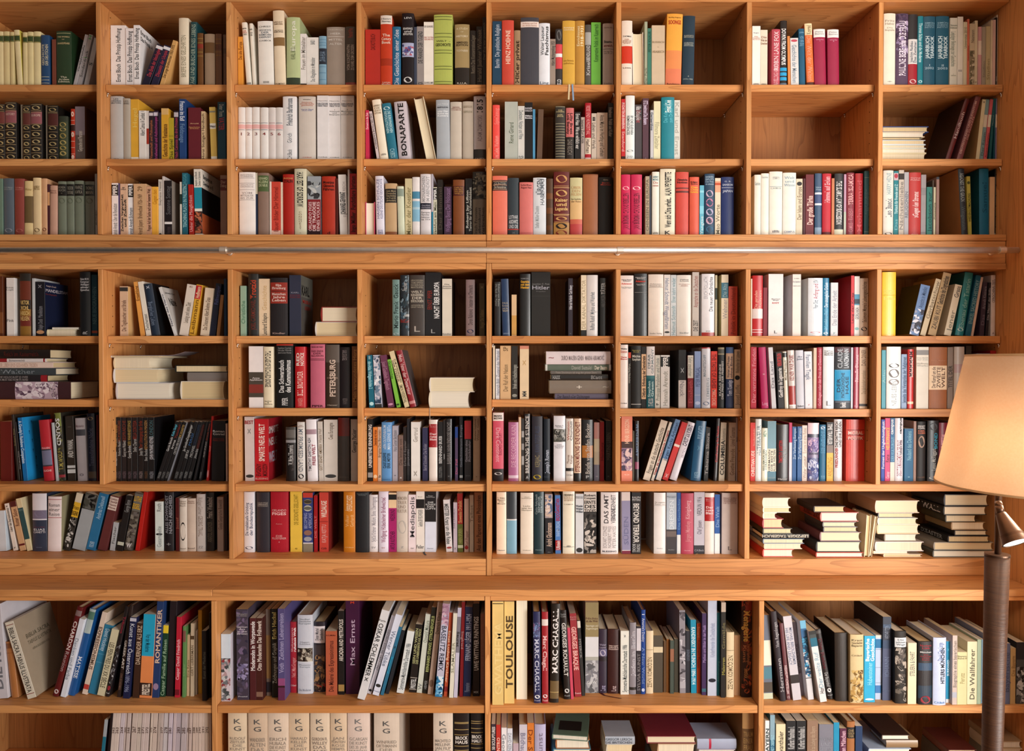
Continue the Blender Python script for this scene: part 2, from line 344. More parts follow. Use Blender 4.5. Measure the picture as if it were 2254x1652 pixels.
DATA = r"""
T 1 0 0
-25 32 277 e0d0a0|b7-19 3a4a28|r8,18 c8b870
34 90 277 dcca96|b7-19 3a4a28|r8,18 c8b870
92 137 281 d8c690|b6-18 3a4a28|r7,17 c8b870
139 202 262 e2d3a4 l-28|b9-20 3a4a28|r10,19 c8b870|k d8cc60
204 243 284 dccb98|b8-19 3a4a28|r9,18 c8b870
245 296 280 e0d09c|b7-19 3a4a28|r8,18 c8b870
298 362 278 e2d2a0|b8-20 3a4a28|r9,19 c8b870
364 440 310 1a4470|u18-58 d8d0b0 GESCHICHTE/DER DEUTSCHEN|r80,86,92 d8d0b0
460 496 345 7a4030 f
500 636 275 1f3a22|h9-12 d8c090 THE WORKS|h14-16 d8c090 OF|h20-24 d8c090 SHAKESPEARE|h80-92 e0d8c0 The/Arden/Edition|r4,96 c8c090
636 668 300 b4aeb0 l115f|u20-70 444444 Vierteljahreshefte
670 708 298 b0aaac l115f|u2-9 30a040 H|b43-44 50a860|u30-80 444444 Sonderdruck
732 775 330 b2aeb0 l100f|u45-60 333333 S
975 1108 222 f4f0f0 f|u5-90 222222 Ernst Bloch  Das Prinzip Hoffnung
1108 1178 248 f0ecee f|u5-90 222222 Ernst Bloch  Das Prinzip Hoffnung
1178 1232 220 f2eff1 f|u5-86 222222 Ernst Bloch  Das Prinzip Hoffnung|h96-99 222222 III|F 5-14 222222 5-55 *Ernst Bloch|F 15-24 222222 5-60 *Das Prinzip H
1234 1308 382 1c1a30 l150f|u10-75 c04050 Das Ende der Ideologien|b3-10 e8e8f0
1312 1390 390 22203c l132f|u12-75 c04050 Diesseits der Utopie|b3-10 e8e8f0
1392 1438 350 d8a868 l128f|u10-80 5a3a18 Der junge Briefwechsel 1903-1975
1576 1662 160 ece0c8|u25-85 a09880 BRIEFE EINES GELEHRTEN
1662 1730 192 17464c l18|u4-98 a0b0a0 TAGE UND BUECHER EINES LEBENS
1730 1790 292 6c4420|r10,18,35,42 b09048|b20-28 8a3020
1802 1890 300 a08870|b16-36 6a4a28
1896 1952 298 70482c|r10,18,34,40 a07838|b20-30 5c3018
1964 1992 303 5c3c28|b26-36 402818
2084 2148 322 e8a040 f|u10-45 703010 Das alte Europa
2160 2215 196 f0ece0 l-42|h8-11 444444 MANN|h12-17 c05040 DIE/RUSSISCHE|h17-20 444444 C.H.BECK|h92-96 555555 IIIII
2225 2254 205 eeeade l-30|h8-11 444444 MEIER|h13-20 555555 DIE ZEIT/DER
T 1 564 0
26 158 186 f2f0ea l-12|h7-10 444444 CHRIST|h12-26 445566 GESCHICHTE/DER/ROEMISCHEN/KAISERZEIT|h28-31 444444 C.H.BECK|h90-94 555555 IIIII
166 262 60 f0e0c4 l-18|h14-19 6a4a2a ERNST/SAMHABER|h25-29 4a3a2a GESCHICHTE/*EUROPAS|b35-46 8a6a40|h94-97 6a5a40 DUMONT
268 386 154 bccb98|u5-48 eef0e0 !Europa|u42-60 667050 KARL BOSL|h95-98 334433 LUEBBE|b86-96 304030
388 442 296 f0ece8 f|u6-66 8a8078 Frauen im Mittelalter|b92-98 333333
444 552 328 eeebe6 f|u5-14 555555 BAND I|u40-88 777777 Das Alltagsleben im Mittelalter
554 618 318 80a8c0|b24-55 1c2838|r7,13,18,60,72,85 4a7898|h30-50 88a0b8 DIE/WELT/DES/MITTEL
622 782 240 9a8c80|h3-6 c8c0b4 FRIEDRICH|h9-13 d8d0c8 HEER|r16 e0d8d0|h19-23 d8d0c8 MITTEL|h26-30 d8d0c8 ALTER|h95-98 c8c0b4 KINDLER
786 875 236 453c34|u3-18 c06050 Friedrich Prinz|u30-72 d0c8c0 VON KONSTANTIN/ZU KARL DEM GROSSEN|b92-97 a04038
960 1095 258 b02c22 f|u8-35 501010 DAS ROTE BUCH
1095 1196 138 c03818|b0-12 e4ddd4|h3-10 666666 Henri/Wassermann|h25-40 f0e0d0 The/Century/Book|b60-70 a02c10|h92-97 e8d0c0 Lamm/Mueller
1198 1272 236 16648c|b4-98 16648c|u5-96 c8ccd8 Die Geschichte einer Idee
1284 1388 118 140c14|h5-8 e0e0e0 LEVI|h19-30 e8e8e8 RENAISSANCE/und/REVOLUTION|b40-59 a8b0d0|p42-57 5a5c98,b04858,c8d0e8,303870|o86-94 d8d8d8
1388 1412 236 3c4458 f
1412 1474 232 98908e f|u8-60 333333 DIE FRANKEN DER TUGEND|u90-98 333333 BECK
1474 1562 192 f2ece2 f|h5-9 777777 DER GRUNDRISS|h22-28 b05048 DIE TOTEN/GESCHICHTE|h90-94 888888 SUHRKAMP
1564 1728 130 b0bc5c|r3,7,26,31,49,53,71,75,92,96 404420|h35-38 444420 WELT  -|h39-44 444420 *GESCHICHTE
1748 1876 216 a08a5c|h5-9 e0d4b0 A STUDY|h11-13 e0d4b0 OF|h17-21 e8dcc0 HISTORY|h27-35 3a2a1a *ABRIDGED/EDITION|h40-44 d8ccb0 TOYNBEE|b69-100 181210|h92-99 d8d0c0 R.I.I.A./OXFORD
1878 1936 270 1c1614|u8-75 888070 Rettich Das Konzentrationslager
1936 1990 232 201a18 f|u5-90 807868 Harald Jaehner Wolfszeit
1990 2020 150 201c1a f|u8-60 706858 Der Zug war puenktlich
2078 2160 186 16405c f|u5-70 b0c0d0 Burrin  Die politische Religion
2162 2254 172 d05040|u15-65 f4dcc8 HEINZ HOEHNE
T 1 1128 0
-8 12 180 c84838|b20-80 c84838
14 70 268 a08464|u18-92 3a2818 *Hitler privat
72 232 156 3c3e48|b6-14 e8dcd4|h7-13 c09888 Aufstieg und Fall/des dritten Reiches
232 330 206 e8ecf4|u5-50 444444  Walter Laqueur/*!Faschismus|h90-96 667788 Ling
330 378 342 9c8c80 f|u5-55 333333 Hitlers Machtergreifung 1933
380 438 256 2c2a2c|o2-20 6a6a6a|b26-68 d84850|b42-48 f0f0f0|u86-98 e8e8e8 FELD
440 550 184 d8a840|h9-15 f0e4c0 Reinhard/Geschichte|h58-66 a87c28 eine Bestands/aufnahme
552 634 184 c08c38|u8-38 f0e0b0 Enrichissez/*1918-1931
638 690 218 504c48|b12-32 a8a8a4|u33-60 d0d0cc ABENDLAND|u60-80 c0c0c0 Krise
692 776 196 68b040 f|u3-60 285020 Konservative Politik im Kaiserreich|b97-100 204018
794 890 208 b0a098|h5-8 776860 Günther Mai|h26-31 2a2420 !*Staats-|h32-37 6a2018 *streich|r40 555555|h42-48 6a6058 Der lange Weg/zum 20. Juli|h92-95 776860 Siedler
960 1054 184 e4dcd0|h22-25 333333 THOMAS|h27-35 a06850 DER/SPANISCHE/BUERGER/KRIEG|b38-64 c83018|h69-72 4a2a20 Löwe
1060 1158 284 f0e8dc P l-8
1160 1186 190 a0a890 f|u70-95 667060 Der Park
1188 1222 248 3c7868 f|u5-40 1c4438 PETER KNAUR
1224 1340 222 cdb89c f|h25-29 8a7658 RUSSISCH|h34-36 8a7658 u.|h40-45 8a7658 ARABISCH|h95-99 8a7658 BECK
1344 1482 122 eca840 l15|b50-100 e48c50|b75-100 e07c58|h4-6 604018 Sterling Seagrave|h8-15 b03020 *!SOONGS|h94-98 503018 Bertelsmann
1490 1594 140 1c3444 l12|h27-31 b0b0a0 RAPPORTS/MONDIAUX|h37-43 b0b8b0 LES RELATIONS/GERMANO-/FRANCAISES|h84-86 b0b8b0 4|h88-90 b0b8b0 1974-1982
2108 2180 228 f0f2ec f|h10-12 667080 Roger|h16-23 c07868 Die/Geschichte/der Kreuz|h92-97 555555 illli
2180 2242 262 e4dcc8 f|h10-26 906858 Die/Welt der/Griechen|h92-97 555555 illli
T 1 1690 0
30 106 258 b84858 l3|u4-70 f4dce0 !ROBIN LANE FOX|u60-98 e8b8c0 TRAVELLING HEROES
106 172 182 181414|d12-66 f0f0f0 *!DOWN FROM OLYMPUS|b70-75 20a0d8|b77-82 20a0d8|b84-89 20a0d8|b93-100 607890
176 202 316 d88848 f l-10
202 274 332 d8d8d8 f l-10|o3-8 c05060|d14-90 8090a0 Geschichte der Menschen
280 334 252 1c5878 l-14|h5-8 90c0e0 JOHN|h12-30 80b0d0 VON/DEN/ZEIT
340 410 206 e07038 l-26|b0-18 f0dcb0|u3-17 6a5030 Konrad|d20-90 f0a080 Die Welt der Welten|b92-97 502018
412 514 256 9a1a44 l-14|b0-14 ece8e4|h3-10 999999 Peter/Bamm|h17-22 e0a0b8 Werke/I|h97-99 e0a0b8 DROEMER
528 628 260 9a1a44 l-8|b0-14 ece8e4|h3-10 999999 Peter/Bamm|h17-22 e0a0b8 Werke/II|h97-99 e0a0b8 DROEMER
1018 1120 120 ece8d6|h8-16 a8a090 !Fritz/Haber|h18-24 b8b0a0 Die/Biographie|h91-94 666666 -o-
1124 1232 122 5a4660|p1-55 9888b0,3a2c44,c0b0d0,4c3c58|u10-84 e8e0f0 *PAULINE BEBE isha DIE FRAU
1234 1314 128 2c2c30|b34-68 e4e4e4|u37-66 556070 Joachim Radkau/Das Zeitalter|b68-100 a82434|o89-95 e8d0d0
1316 1364 142 148090|d10-65 c0e8f0 *Thronus Sultan und die Moderne|o90-94 c0e8f0
1366 1470 146 1a5870|h8-17 90b8c8 SIMON/DUBNOW/INSTITUT|u28-60 d0e8f0 *JAHRBUCH/YEARBOOK|h67-75 b0d0e0 I/2002|h97-99 c0d8e0 DVA
1474 1594 144 1a5870|h8-17 90b8c8 SIMON/DUBNOW/INSTITUT|u28-60 d0e8f0 *JAHRBUCH/YEARBOOK|h67-75 b0d0e0 II/2003|h97-99 c0d8e0 DVA
1598 1664 156 d4d2c2 f|h9-16 707868 Simon/Dubnow|d20-70 808878 Leipziger Beitraege zur Geschichte|h80-84 707868 I/2003
1666 1716 146 e2e0d4 f|h74-78 888888 III
1718 1752 192 dcd8bc f|u8-40 888870 Universitas 2010
1752 1772 166 d87860 f|u30-70 b04030 Geschichte
1774 1818 206 cabfa4 f|u10-30 777060 Neumann|b42-96 8a8068|p43-95 b0a890,5c5a48,d0c8b0,706c54
1818 1844 180 dcd6b8 f|h90-93 706850 P
1848 1880 234 cf9fa4 f|b23-46 e8dcd0
1882 1914 236 a8a090 f|u50-90 888070 Studien
1916 1958 230 c4b890 f|u50-90 988c68 Studien
1960 1976 176 ddd0b4 f
1976 2002 172 d8b8b0 f
2004 2034 152 1c1818 f|u80-95 a09890 Raum
2036 2062 136 d8cab8 f|u72-76 666666 II
2062 2094 128 d0bfae f
T 2 0 190
-30 46 156 1a1410|b14-34 6e3430|r2,10,13,35,46,60,74,88 a08860|o3-9 a89468|o38-44 a89468|o51-58 a89468|o65-72 a89468|o79-86 a89468|o91-98 a89468
48 148 138 1a1614|b14-35 8c5058|r2,12,15,36,47,60,72,86 b09870|o4-11 b8a478|o37-44 b8a478|o50-57 b8a478|o63-70 b8a478|o76-83 b8a478|o89-96 b8a478|h18-23 c8a8a0 *HISTORY
186 204 160 8a8070 f d4
204 272 164 16120e|b15-35 5e2c28|r3,12,14,36,48,62,76,88 9c8460|o5-11 a89468|o38-44 a89468|o52-59 a89468|o66-73 a89468|o79-86 a89468|o91-98 a89468
274 372 152 1a1614|b14-35 8c5058|r2,12,15,36,47,60,72,86 b09870|o4-11 b8a478|o37-44 b8a478|o50-57 b8a478|o63-70 b8a478|o76-83 b8a478|o89-96 b8a478|h18-23 c8a8a0 *EUROPE
406 420 165 8a8070 f d4
424 514 168 16120e|b15-36 4e2420|r2,12,14,37,48,62,76,88 9c8460|o5-11 a89468|o38-44 a89468|o52-59 a89468|o66-73 a89468|o79-86 a89468|o91-98 a89468
520 600 262 2c3428|b12-90 3a4430|o14-24 b09c60|o26-34 b09c60|o38-50 a08c50|o54-64 b09c60|o66-76 a08c50|o78-88 b09c60
626 662 198 b03018|r22,30,62,74,86 e0c0b0|o5-15 e0c0b0|b30-42 301410|o44-54 e0c0b0|o88-96 e0c0b0
664 748 176 5a4c48 f|b0-52 7a6c74|u45-82 d0c4b8 Gespraeche und Personen|k 4a2a1c
960 1084 88 b8b8b8|h3-12 5c6068 LES/ORDRES/MILITAIRE|h96-98 777777 SEUIL
1086 1150 106 b0a89c|h3-10 6a6560 LES/ARABES
1150 1222 112 dca838 f|b93-100 f0e8d8|u15-45 e8c868 Hegel
1224 1288 212 e4e0dc f|u5-50 444444 Albert Camus A Combat|d1-2 444444 m
1290 1312 214 d8d0cc f|b35-66 9c3020
1314 1350 218 281a24 f|u18-98 b06848 Wissenschaft und Philosophie|b3-9 d8d0d8
1352 1394 214 2a1830 f|u12-96 b04888 Briefwechsel und Aufzeichnungen|b3-10 d8d0e0
1396 1420 230 2c2438 f
1420 1486 192 d4a030 f|b0-12 d8b070|u30-92 6a4018 *Geschichte der Renaissance
1486 1530 276 b4a028 f|r42 333010|u50-96 504810 Das Spiel
1532 1570 214 221824 f|u14-94 b04060 Nach Canossa die drei Prinzen|b3-12 c0b8c0
1578 1636 110 1c4078 f|d4-35 d0d8e8 *Franco im Exil|d40-70 7090b8 Feldzuege
1658 1766 186 641c28 f|h28-31 d8b088 Arnold|h35-40 d8a068 Geschichte/Griechen
1772 1806 218 d4b890 f|u5-95 4a3020 Horst Stuttgart Handbuch|k c0a078
1858 1910 180 d8b860 f l-16|b7-10 888878|b30-40 eeeade|h33-38 445 *Wieland|b91-97 eeeade
1916 1988 136 184a60 f|d4-25 c0d0d0 Dieter Thoma|d26-48 b04858 *VATER
2090 2158 184 ecebea|r29,42 706068|b32-40 e8b8b8|h46-53 7a4040 1
2160 2218 184 ecebea|r29,42 704048|b32-40 e8b8b8|h46-53 7a4040 2
2220 2294 184 ecebea|r29,42 706068|b32-40 e8b8b8|h46-53 7a4040 3
T 2 564 190
38 108 186 e8e6e4|r29,42 404868|b32-40 e0b0b0|h46-53 8a3838 4
110 172 186 dcd6d4|r29,42 a04048|b32-40 e0b0b0|h46-53 8a3838 5
174 236 186 dcd8d6|r29,42 404868|b32-40 e0b0b0|h46-53 8a3838 6
236 356 90 ebebee|u3-45 777c84 *Friedrich Barbarossa|u57-72 777c84 Görich|u82-98 666a70 C.H.Beck
376 526 90 d4ccc4|h4-6 444444 Winkler|h8-15 c06040 Deutsche/Gesellschafts/geschichte|h19-23 5060a0 Vierter Band/1914-1949|h93-95 c05040 C.H.Beck
536 638 80 e8e6e8 f|h7-9 888888 Nipperdey|h11-17 303848 *DEUTSCHE/GESCHICHTE/1800-1866|h93-95 666666 C.H.Beck
640 742 80 e8e4e4 f|h7-9 888888 Nipperdey|h11-17 303040 *DEUTSCHE/GESCHICHTE/1866-1918|h20-30 777777 I/Arbeitswelt/und/Bürgergeist|h93-95 666666 C.H.Beck
744 862 80 e4deda f|h7-9 888888 Nipperdey|h11-17 303040 *DEUTSCHE/GESCHICHTE/1866-1918|h20-30 777777 II/Machtstaat/vor der/Demokratie|h93-95 666666 C.H.Beck
958 1000 208 c02850 f l-5|u5-38 f0c0d0 *Zurueck in die Zeit
1056 1090 216 d0c4c8 f l-72|d5-75 333333 DAS DEUTSCHE KAISERREICH|d95-100 222222 K.
1092 1168 112 f0e8d4 l-74|h8-24 8a7860 HERBERT/DIE/GESCHICHTE/DEUTSCHLANDS|h88-92 555555 iIIIi
1172 1250 144 14708a l-68|o6-12 d0e8f0|d14-52 b0d8e0 *DIE EUROPAEISCHEN/REVOLUTIONEN|d80-96 b0d8e0 C.H.BECK
1256 1364 130 c4bcc4 l-44|u3-92 1c1818 *!BONAPARTE
1500 1596 88 ecdfc0 P l-115
1576 1706 118 a8b0b8 l-6|h6-8 e8ecf0 Jean Tulard|h11-14 282c38 *!NAPOLEON|h17-28 e8ecf0 *oder Der/Mythos des/Retters
1708 1814 138 c8beb0|h8-15 885048 MAIER/NAPOLEON/C.H.BECK|h97-99 444444 Li
1816 1910 134 c0b4a4|h7-11 887860 FRANCOIS/MALINIO|h15-20 989078 NAPOLEON
1914 2020 88 c8c0c4|u5-25 282428 !*1815|u30-70 8a8088 ADAM ZAMOYSKI|b82-100 282424|h95-98 d0c8c8 C.H. BECK
2080 2142 164 e04c48|u6-35 f08880 Spielzeug|u55-96 f0a098 Und Liebe, Wachstum
2186 2254 130 b0b4a4 f|u35-70 667060 Rene Girard
T 2 1128 190
-8 46 134 b0b4a4 f|b0-100 b0b8b0
48 106 172 d0d0cc f|d8-60 667070 Denkstein, Notizen und Filme|d90-98 667070 SV
108 178 140 101014 f|h8-16 d0d0d8 RAINER/KARLSCH|h21-28 e0e0e8 *!Hitlers/Bombe
178 200 200 4c90b8 f
212 260 200 604838 f l14
376 464 176 2a2824|h6-20 c8b888 DIE/FARBEN/./DER/ERDE|r1,32,37,42,47,52,57,62,67,72,77,82,87,92,97 b8b090
470 540 190 1c1412|b0-55 c46868|d10-50 3a1c1c *Lilly Brett/Lola Bensky|d60-88 888078 DAS REICH
548 600 224 141214 f|d4-75 d8d4d0 Ernst Haas  Wie es wirklich war
602 636 270 b0a098 f|d5-60 3a3430 Jaspers Zur Kritik
638 692 146 a81424|d5-55 e8a0a0 REISE UND HUNGERTHAL|b60-88 d8c8b4|d62-86 4a3030 Haeflman|b94-98 e0c8c8
694 740 236 c8b8a8 f|d8-16 333333 MM|d20-75 6a6058 Leben und Werk
742 836 230 c8b09c f|d5-90 5a4838 Anna Maria im Hertling und Gothein
840 888 144 14100e f|d8-58 989088 *Friedmann  Politik und Kultur
958 992 110 b82028 f|d6-48 e8c8c8 *IM SCHATTEN DER ERINNERUNG|d52-84 e0b0b0 Stanford|b92-97 301010
994 1074 82 e0e8e8|d31-60 303838 BY CHE GUEVARA/!REMINISCENCES|o83-86 667070|h90-95 a0a8a8 jup
1078 1142 160 484448 f|d3-28 d8d8d8 *Alina Rothenspieler|d10-32 b05058 Bericht
1144 1198 104 543844 f|d4-42 c8b8d0 *ETZ zweitrand Das Bessere|h94-97 988898 x
1212 1240 208 c4c4c8 f|d4-40 445060 *Geraerthos|h92-97 444444 o
1242 1302 130 e0dcb8 f|d35-80 a8a488 Fillmore Zeitalter|b96-100 444
1308 1422 96 088090|u5-24 e0f0f0 *Ernst Klee|u5-40 60c0d0 Das Kulturlexikon/zum Dritten Reich
1422 1474 120 d8d8d0 f|d4-90 b0b0a8 Karl und Ernst
T 2 1690 190
H 1008 1415 352 402 2a4a88 P
H 1008 1380 402 446 e8d8b8 P
H 1008 1350 446 472 2a2420 P
H 1008 1386 472 512 d8e4ec P
H 1008 1390 512 546 c8dce8 P
H 1008 1394 546 588 e0d4b0 P
H 1008 1394 588 628 dcceA8 P
1556 1600 104 5a1a1e l176|k 1c0e12|u15-70 c8b8b8 Handbuch
1656 1708 84 7a4448 l168|u8-90 d0a8a0 DEUTSCHLAND UND JUDENTUM/DIE PACKETS
1828 1860 112 dcd6b4 l56f|k b08858|u3-6 444 x
1862 1895 112 7ca0a4 l54f|b25-45 dcd6c4|u50-95 506870 Der Raum
1898 1932 112 c86068 l54f|b25-45 dcd6c4|u55-95 8a3038 Anmerkungen
1936 1976 106 105860 l54f|u10-60 708c90 Merkel
1978 2000 104 145868 l54f
2002 2026 106 1c2c54 l50f|b25-46 e0ccb8
2028 2058 106 8c7c98 l42f|b25-46 e0ccb8
T 3 0 355
-20 26 150 6a8474 f
30 126 150 54606c|h14-20 909898 THOMAS/SALLUST|o85-92 8a9098
132 218 152 8c4038|h14-20 c08078 THOMAS/SALLUST|o86-92 b06860
216 292 172 dcc490 l6|b27-75 6c5838|h12-18 b09860 Weimar
294 364 144 e0c89c|h12-22 907848 JASPERS|o85-92 806848
368 418 150 d4a47c|o84-90 7a4a34
420 440 200 4a2028 f|b15-40 d8a070
440 506 212 c89c88 l6|h8-16 805848 Ernst/Bloch
514 588 176 707868|b5-26 161410|o30-40 5c6454|h8-24 888478 RICARDA/HUCH/-
590 656 176 707868|b5-26 161410|o30-40 5c6454|h8-24 888478 THEODOR/FONTANE
660 738 170 727a6a|b6-27 161410|o30-40 5c6454|h8-24 888478 FRANZ/KAFKA
752 834 176 66685c|b6-26 161410|o30-40 545648|h8-24 888478 THOMAS/MANN
838 858 108 a09c98 f|u50-90 605848 AUTHEN
985 1042 190 ece8ea f|b3-23 141214|u4-22 f0f0f0 *PIPER|u38-98 787878 Hannah Arendt  Über die Revolution
1044 1058 192 5a4c80 f
1060 1124 196 d8b498 f|h6-12 333333 *SP/1421|u20-90 202020 *Zwischen Vergangenheit/und Zukunft
1126 1176 196 e8e8ec f|b3-25 141214|u4-22 f0f0f0 *PIPER|u45-98 404048 Hannah Arendt Eichmann
1178 1290 196 d0a880 f|u5-14 7a5a3a 29|u20-96 6a4a30 Arendt Jaspers  Briefwechsel 1926-1969
1290 1334 220 d4a484 f|u5-88 5a3828 *Popper Auf der Suche nach einer besseren Welt
1338 1394 222 eeb040 f|u6-35 c88820 Gegen den|b95-98 906010
1394 1426 158 d4ccc4 f|u4-45 888078 Stephane Hessel|o93-98 303030
1430 1448 130 ccc4c0 f
1448 1514 168 181014 f|u10-60 606064 Susanne Sontag|b73-77 e8e4e4|u82-94 504448 Werner Hamann|k 8a8078
1584 1602 180 e0dcd0 f|b22-40 203830
1604 1650 100 1c6074 f|u2-20 50a0b0 HAGGAI|u18-85 90c0c8 *TEACHING PLATO IN PALESTINE
1664 1704 202 a82018 f l-6|u20-90 e8a0a0 Ueber die Moeglichkeit
1716 1782 50 ece6da f l-10|b27-58 1888a0|b58-62 e8e4d8|b62-95 3c2420|p63-94 8c4430,201410,b86848,503020|u4-25 404040 Benjamin und Brecht/Denken in Extremen|C 2-26 ece6da,27-65 141418,65-95 b85830,95-100 ece6da|F 5-14 1a1a1a 9-55 *Benjamin un|F 15-23 1a1a1a 9-60 *Denken in E
1940 1996 120 8c6c5c f|b6-25 5c1c1c|h8-20 b09080 Der/Dialog
2106 2254 96 ece8e6|h3-8 a8a0a0 MANFRED/SCHNEIDER|r9,17,27,43 b0a8a8|h18-24 b8b0b0 GESCHICHTE/EUROPAEISCHE|h30-42 a8a0a0 VOM/MITTELALTER/BIS ZUR|h96-99 888888 C.H.BECK
T 3 564 355
-4 16 100 c8c4b0 f|b33-100 1c2c48
18 112 102 887064|b4-29 4c6038|h6-22 c0c8a0 REINHARD/KLEIN/DIE NEUE
118 134 176 e0d4c8 f
134 214 178 c84434 f|u10-90 8a2018 Bauer Bilder Der Himmel|b88-97 e8c0b0
216 236 182 dcccb8 f
236 334 114 a8180c|h5-8 d0a060 FUCHS|h8-14 401008 !*STALIN
338 444 52 d4d2b8|d5-56 181818 *!HARVEST OF SORROW|h62-89 887860 C/O/N/Q/U/E/S/T|h92-96 887860 -
452 568 130 98a0a8 f|p8-37 1c1c20,98a0a4,38383c,c0c4c4|b38-100 801c24|u42-90 e8c8c8 ORLANDO FIGES/!*DIE TRAGÖDIE/EINES VOLKES|b88-97 2c1018
580 700 132 b02c14|h7-24 3c0c08 *Moenjes/Glänzende/Fähren|h90-96 300808 d
702 724 150 501810 f
726 812 114 eae6e2 f l-16|u28-64 303030 *JOHANNES GEWINNT|u12-68 a8a0a0  /DAS BOSNISCHE REICH
804 822 70 e4e2e4 f
822 882 106 b81c24 f|u4-92 4a1010 *Ingo Müller  Furchtbare Juristen
950 1044 356 e4ceb0 P|k d04870
1058 1130 128 dcdcec l-10|u5-70 8080a0 HAGEN SCHULZE/KLEINE DEUTSCHE GESCHICHTE|u88-100 7070a0 C.H.BECK
1136 1244 194 c0a078|b10-36 141210|h12-34 a89878 Golo Mann/Deutsche/Geschichte/des 19. und 20./Jahrhunderts|b90-100 8c5430
1246 1308 218 d0d8c0 l-10|b5-20 88988c|h22-24 606060 x
1308 1370 150 ccc098 f|u15-96 8a8058 Maehr der Koestler
1374 1440 138 e4e0e0|b24-36 4888a8|b40-74 80b4d0|b50-54 a8c8d8
1446 1540 112 dcd8dc|u4-44 9c9ca0 !MONARCHIEN/IM ABENDROT|b46-56 14182c|h48-55 a8a8b8 Gordon/Brook-Shepherd|h59-74 707074 Europas/Herrscher-/häuser/bis 1914|b97-99 444
1540 1556 110 b8b4c0 f|b60-100 207898
1558 1590 226 c8c8b4 f|b2-25 141414|u4-24 f0f0f0 *PIPER|u30-98 484838 Frankfurt am Main
1594 1640 160 1c1612 f|u10-90 484038 Der Himmel
1652 1718 222 442c44 f|u3-90 88688c Wolfgang Benz Der Holocaust
1732 1832 162 7a4018|b11-28 4c1410|h12-26 b08040 CARLYLE/DER HELD/UND SEINE/WELT
1840 1900 150 100c0e f|u15-90 b0b0a8 *Robert Jay Lifton/Terror für die Unsterblichkeit
1904 2022 92 605c54|b0-42 24201c|p2-41 706c60,141210,8c8878,302c28|b42-100 6c6050|u55-98 2a2420 Erich Fromm/Lebenskunst/Verbrechen
2080 2210 128 d8705c|b7-24 0c1420|r9,15,22 d0a080|h10-21 a0988c GÜNTER/*Die Niemandsrose
2214 2254 144 2c3440
T 3 1128 355
-8 60 146 2c3840 l-4|h62-86 c8ccd0 LOTHAR/*AUSCHWITZ/UND DIE|b86-88 a03028|h90-96 687078 x
62 180 184 d0706c|h3-12 5a1c20 Schriften/August Haas|r93 a84848
182 296 144 d4dae0|u2-30 606870 *JÜRGEN |u2-46 606870  /HABERMAS|u48-85 90989c Stefan Müller-Doohm/ 
298 356 152 4a2c10|b25-35 6a3c10|b50-60 6a3c18|b80-88 5c3410
362 500 92 5c0c0c|o5-17 c89860|b24-66 c8a068|b25-65 601010|o28-38 d0a868|h40-60 d8b070 *Kaiser/und/Legende|r22,67,77 c89860|o69-75 c89860|b78-97 a87838|o79-88 180808|o90-98 701410
506 614 144 d8b078|b0-38 c8c090|h14-31 c09868 ÜBER/DEN/FELSEN|h34-42 806848 Eine Geschichte/der Reise|b70-100 b83c3c|b70-78 c86048
620 752 114 9c5c34|r1,98 844828
758 880 140 140e0c|h3-6 a09888 Gilt|h8-14 b04030 Berlin/Moskau
956 1036 116 c01c50|o19-25 e8b0b8|u30-88 6c1030 *JAN BÜRGMA CHINAS REBELLEN|r99 e8a0b0
1042 1138 116 c01c50|o19-25 f0c0c8|u30-88 6c1030 *JAN BÜRGMA CHINAS REBELLEN|r99 e8a0b0
1168 1204 130 a89880 f|u5-90 686050 CHINESEN IN EUROPA
1204 1224 122 3c4450 f
1226 1290 92 e4e4d8|h6-14 408090 SHERRY/MOND|h14-24 b07068 Die/neue|h92-96 555555 iIIIi
1298 1432 66 e6dec6|u5-86 202020 *Wenn sich China erhebt...  ALAIN PEYREFITTE|h90-97 444 *K
1436 1548 94 c84438|h10-18 3c1010 *Chinesische/Notizen|b24-32 60201c|b26-29 c84438|r98 a03830
1556 1640 138 d85840|h7-13 300c0c *Edgar/Snow|h15-27 f0b040 *Das/China/Rebellen|h97-100 300c0c *dva
1644 1682 210 60b0c8 l2f|b10-14 90d0e0|b40-55 80c8dc|u60-95 d0e8f0 Yangtse
1688 1776 110 1c405c|h3-18 a0b8cc BARBARA/BEUYS/Der Preis/der Leidenschaft|o26-37 c0a8c0|o39-52 c07898|o43-48 404868|o55-66 b0a8c8|o68-80 c8a8c0|o72-76 b04050|o83-93 386888
1780 1830 146 dcd0b8 f|b5-24 e0a080|b8-12 c05030|u45-95 88806c Mao Worte
1834 1946 138 102860|h6-9 b0b8cc G. B.|h11-15 b0b8cc *SANSOM|r18 c0c8d8|h21-26 b0b8cc *!JAPAN|h97-99 a0a8c0 KINDLER
T 3 1690 355
-120 -62 118 e0e0d4|h10-18 a0b0b0 Geschichte
-62 8 106 e4e4d8|h4-8 a0b0b8 Geschichte
12 126 90 e8e4d8|h8-12 607888 HANDBUCH/!GESCHICHTE/DER/ARABISCHEN|r23 90a0a8|h24-27 708890 C.H.BECK|h89-94 445 iIIIi
130 246 100 e8e6dc|h5-22 90b0c0 Welt/und/Wissen|h90-94 90a0b8 CAMPUS
248 304 152 d4c8b0 f|o5-12 303030|u14-70 807058 Der Islam und Europa
310 330 150 4a1c24 f
332 404 114 682028 f|u34-80 d8b8b0 !*Der große Türke|b95-98 c08888
412 472 106 345070|h20-27 a0b8cc Nathan der/Weise|b30-50 d8dce4|b33-47 384c78|b85-97 8098b0
478 556 108 b82434|u5-46 e0a0a8 *Himmel auf Erden|b92-96 601018
560 584 148 c07850 f
584 664 108 24282c|d12-80 d8d8d8 *!THE ISLAMIC LAW OF SUCCESSION|b88-96 d8d8c0
668 688 112 b890a8 f|b60-100 b0b8a8
